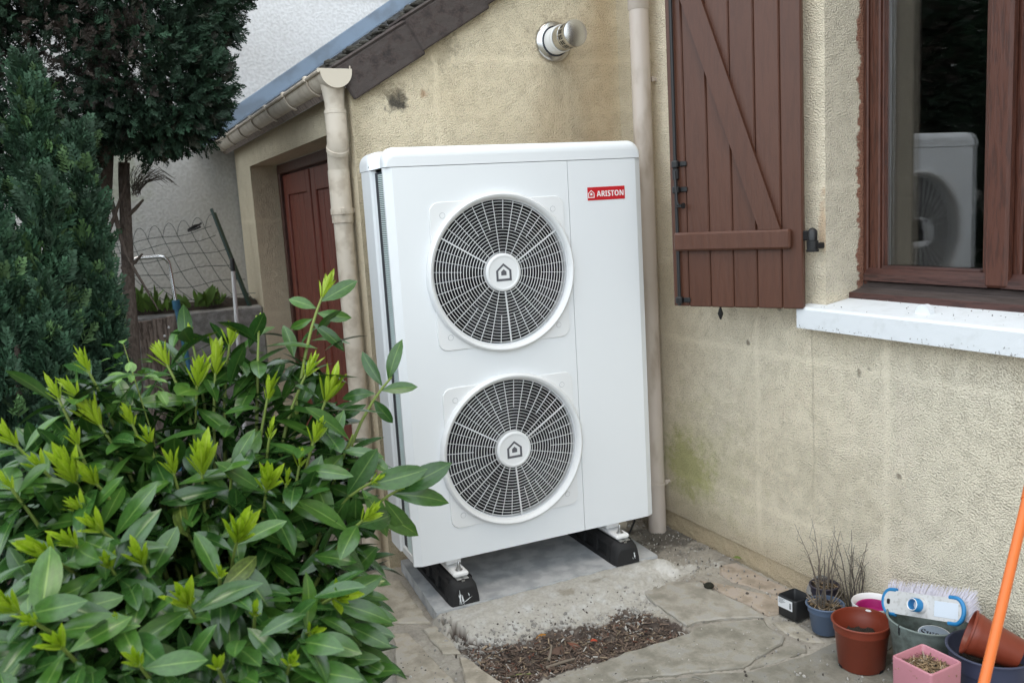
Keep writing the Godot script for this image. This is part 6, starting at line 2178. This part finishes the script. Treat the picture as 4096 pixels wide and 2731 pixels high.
func ground_bits() -> void:
	rng.seed = 5
	var s := st()
	box(s, Vector3(-1, -0.1, -0.22), Vector3(1, 0.1, 0.22))
	var chip := done(s)
	var where := []
	var cols := []
	while where.size() < 2300:
		var p := Vector2(rng.randf_range(-1.24, -0.52), rng.randf_range(0.76, 1.12))
		var lim := 0.795 + 0.09 * nz.get_noise_2d(p.x * 8.0, 3.0) + (0.08 if p.x > -0.9 else 0.0)
		if p.y < lim or p.x < -1.22 or yard_y(p.x, p.y) > -0.013:
			continue
		var k := rng.randf_range(0.003, 0.013)
		where.append(Transform3D(Basis.from_euler(Vector3(rng.randf_range(-0.5, 0.5), rng.randf() * TAU, rng.randf_range(-0.5, 0.5))).scaled_local(Vector3(k * rng.randf_range(0.7, 1.6), k, k)), Vector3(p.x, yard_y(p.x, p.y) + rng.randf() * 0.012, p.y)))
		var b := rng.randf_range(0.35, 1.5)
		var c := Color(0.14 * b, 0.1 * b, 0.078 * b)
		if rng.randf() < 0.12:
			c = Color(0.3, 0.23, 0.16) * rng.randf_range(0.6, 1.3)
		if rng.randf() < 0.06:
			c = Color(0.42, 0.4, 0.37)
		if rng.randf() < 0.03:
			c = Color(0.14, 0.06, 0.04)
		cols.append(c)
	var ch := multi("wood_chips", chip, M.tint, where, cols, self)
	tag(ch, "brown wood chips and bark scattered in the dug bed", "wood chips", "", "stuff")
	# crumbs of mortar and small stones
	var ball := SphereMesh.new()
	ball.radius = 1.0
	ball.height = 1.5
	ball.radial_segments = 7
	ball.rings = 4
	where = []
	cols = []
	while where.size() < 1500:
		var p := Vector2(rng.randf_range(-1.5, -0.01), rng.randf_range(0.1, 1.75))
		var dens := 0.12
		if p.y > 0.72 and p.y < 0.95 and p.x > -1.2 and p.x < -0.5:
			dens = 0.3
		if p.x > -0.28 and p.y < 0.75:
			dens = 0.3
		if p.x < -0.28 and p.y < 0.7:
			dens = 0.0
		if p.y > 0.95 and p.x < -0.52 and p.x > -1.22:
			dens = 0.12
		if rng.randf() > dens:
			continue
		var k := rng.randf_range(0.0012, 0.0042) * (1.5 if rng.randf() < 0.12 else 1.0)
		var y := maxf(yard_y(p.x, p.y), 0.002 if p.y > 1.13 or p.x > -0.5 or p.x < -1.22 else -1.0)
		where.append(Transform3D(Basis.from_euler(rv(3.0)).scaled_local(Vector3(k, k * 0.8, k * 1.2)), Vector3(p.x, y, p.y)))
		var b := rng.randf_range(0.16, 0.5)
		var c := Color(b, b * 0.95, b * 0.88)
		if rng.randf() < 0.14:
			c = Color(0.07, 0.06, 0.05)
		cols.append(c)
	var pb := multi("gravel_crumbs", ball, M.tint, where, cols, self)
	tag(pb, "loose crumbs of mortar and grit on the flagstones", "grit", "", "stuff")
	s = st()
	var lumpy := []
	for i in 8:
		lumpy.append(Vector3(1 if i & 1 else -1, 1 if i & 2 else -1, 1 if i & 4 else -1) * 0.6 + rv(0.35))
	for f in [[0, 1, 3, 2], [4, 6, 7, 5], [0, 4, 5, 1], [2, 3, 7, 6], [0, 2, 6, 4], [1, 5, 7, 3]]:
		var m: Vector3 = (lumpy[f[0]] + lumpy[f[1]] + lumpy[f[2]] + lumpy[f[3]]) / 4.0
		for k in 4:
			var a3: Vector3 = lumpy[f[k]]
			var b3: Vector3 = lumpy[f[(k + 1) % 4]]
			if (a3 - m).cross(b3 - m).dot(m) > 0.0:
				tri(s, m * 1.35, a3, b3)
			else:
				tri(s, m * 1.35, b3, a3)
	var chunk := done(s)
	where = []
	cols = []
	for i in 480:
		var x := rng.randf_range(-1.22, -0.5)
		var edge := 0.84 + 0.03 * nz.get_noise_2d(x * 16.0, 0.84 * 16.0) + (0.06 if x > -0.82 and x < -0.6 else 0.0)
		var z := edge + rng.randfn(-0.012, 0.03)
		if x > -0.62:
			z = edge + rng.randfn(0.03, 0.06)
		var k := 0.0022 + 0.0085 * pow(rng.randf(), 3.0)
		where.append(Transform3D(Basis.from_euler(rv(3.0)).scaled_local(Vector3(k, k * 0.7, k)), Vector3(x, yard_y(x, z) + rng.randf() * 0.003, z)))
		var b := rng.randf_range(0.2, 0.46)
		cols.append(Color(b, b * 0.95, b * 0.88))
	for i in 90:
		var k := 0.002 + 0.009 * pow(rng.randf(), 2.5)
		var x := -1.225 + rng.randfn(0.0, 0.014)
		var z := rng.randf_range(0.6, 0.95)
		where.append(Transform3D(Basis.from_euler(rv(3.0)).scaled_local(Vector3(k, k * 0.7, k)), Vector3(x, yard_y(x, z) + 0.003, z)))
		var b := rng.randf_range(0.2, 0.4)
		cols.append(Color(b, b * 0.95, b * 0.88))
	var mc := multi("mortar_rubble", chunk, M.tint, where, cols, self)
	tag(mc, "crumbled lumps of pale mortar along the edge of the dug bed", "rubble", "", "stuff")
	# a few single leaves and clods
	var dry := leaf_mesh(0.45, 0.3, 0.5, 0.6)
	var bits := [
		["fallen_leaf", "curled orange-brown dead leaf at the mortar edge of the dug bed", Vector3(-0.985, -0.012, 0.86), 0.045, Color(0.33, 0.15, 0.025)],
		["fallen_leaf", "reddish brown dead leaf in the middle of the wood chips", Vector3(-0.9, -0.02, 0.925), 0.07, Color(0.17, 0.065, 0.04)],
		["fallen_leaf", "large dull brown dead leaf left of the red scrap in the wood chips", Vector3(-0.985, -0.02, 0.965), 0.07, Color(0.13, 0.08, 0.06)],
		["fallen_leaf", "small bright red scrap of leaf among the wood chips", Vector3(-0.83, -0.018, 0.965), 0.035, Color(0.42, 0.06, 0.025)],
		["fallen_leaf", "round green leaf at the foot of the house wall", Vector3(-0.025, 0.015, 0.735), 0.035, Color(0.14, 0.2, 0.04)],
	]
	for q in bits:
		var m := mat(lin(q[4].r, q[4].g, q[4].b), 0.8)
		var l := put(q[0], dry, m, self)
		l.transform = Transform3D(Basis.from_euler(Vector3(rng.randf_range(-0.3, 0.3), rng.randf() * TAU, rng.randf_range(-0.3, 0.3))).scaled_local(Vector3.ONE * q[3]), q[2])
		tag(l, q[1], "leaf")
	s = st()
	var cl := SphereMesh.new()
	cl.radius = 0.019
	cl.height = 0.024
	var md := put("moss_clod", cl, tri_map(mat(lin(0.03, 0.03, 0.018), 1.0), Vector3.ONE / 0.05, M.moss.albedo_texture, M.grain, 0.5), self)
	md.position = Vector3(-0.262, 0.012, 0.885)
	tag(md, "small dark clod of moss on the joint of the grey and pink flagstones", "moss clod")
	for q in [[Vector3(-1.03, -0.03, 1.02), Vector3(-0.93, -0.02, 1.035), 0.006], [Vector3(-1.01, -0.02, 1.0), Vector3(-0.97, 0.0, 0.95), 0.005], [Vector3(-1.16, -0.03, 1.0), Vector3(-1.09, -0.028, 1.03), 0.0022]]:
		s = st()
		tube(s, [q[0], q[0].lerp(q[1], 0.5) + Vector3(0, 0.004, 0.004), q[1]], [q[2], q[2] * 0.9, q[2] * 0.7], 7)
		var tw := obj("twig", s, M.twig if q[2] > 0.003 else M.shoot, self)
		tag(tw, "thin green twig at the left end of the dug bed" if q[2] < 0.003 else ("pale broken stick lying along the front of the wood chips" if q[2] > 0.0055 else "short pale stick standing up on the brown leaf"), "twig")

func _ready() -> void:
	# camera
	var cam := Camera3D.new()
	cam.name = "camera"
	cam.transform = Transform3D(Basis(Vector3(0.8995371, -0.0593831, 0.4327893), Vector3(0.1181078, 0.9868812, -0.1100727), Vector3(-0.4205752, 0.1501302, 0.8947499)).orthonormalized(), Vector3(-2.215, 1.46, 3.43))
	cam.fov = 42.69
	cam.near = 0.05
	cam.far = 200.0
	var ca := CameraAttributesPhysical.new()
	ca.frustum_focal_length = 31.0
	ca.frustum_focus_distance = 3.05
	ca.exposure_aperture = 4.0
	cam.attributes = ca
	add_child(cam)
	# overcast sky
	var we := WorldEnvironment.new()
	we.name = "environment"
	var e := Environment.new()
	e.background_mode = Environment.BG_SKY
	var sk := ProceduralSkyMaterial.new()
	sk.sky_top_color = Color(0.93, 0.97, 1.0)
	sk.sky_horizon_color = Color(0.82, 0.86, 0.9)
	sk.sky_curve = 0.2
	sk.sky_energy_multiplier = 1.6
	sk.ground_bottom_color = Color(0.25, 0.24, 0.22)
	sk.ground_horizon_color = Color(0.4, 0.4, 0.38)
	e.sky = Sky.new()
	e.sky.sky_material = sk
	e.tonemap_mode = Environment.TONE_MAPPER_LINEAR
	e.tonemap_exposure = 1.0
	e.sdfgi_enabled = true
	e.ssao_enabled = true
	e.ssil_enabled = true
	we.environment = e
	add_child(we)
	var sun := DirectionalLight3D.new()
	sun.name = "sun"
	sun.light_energy = 0.32
	sun.light_angular_distance = 25.0
	sun.light_color = Color(1.0, 0.97, 0.93)
	sun.shadow_enabled = true
	add_child(sun)
	sun.look_at_from_position(Vector3(-1.8, 8, 2.2), Vector3.ZERO)
	materials()
	plants()
	setting()
	buildings()
	drainage()
	heat_pump()
	rng.seed = 77
	pots()
	rng.seed = 78
	back_yard()
	conifers()
	laurel()
	ground_bits()
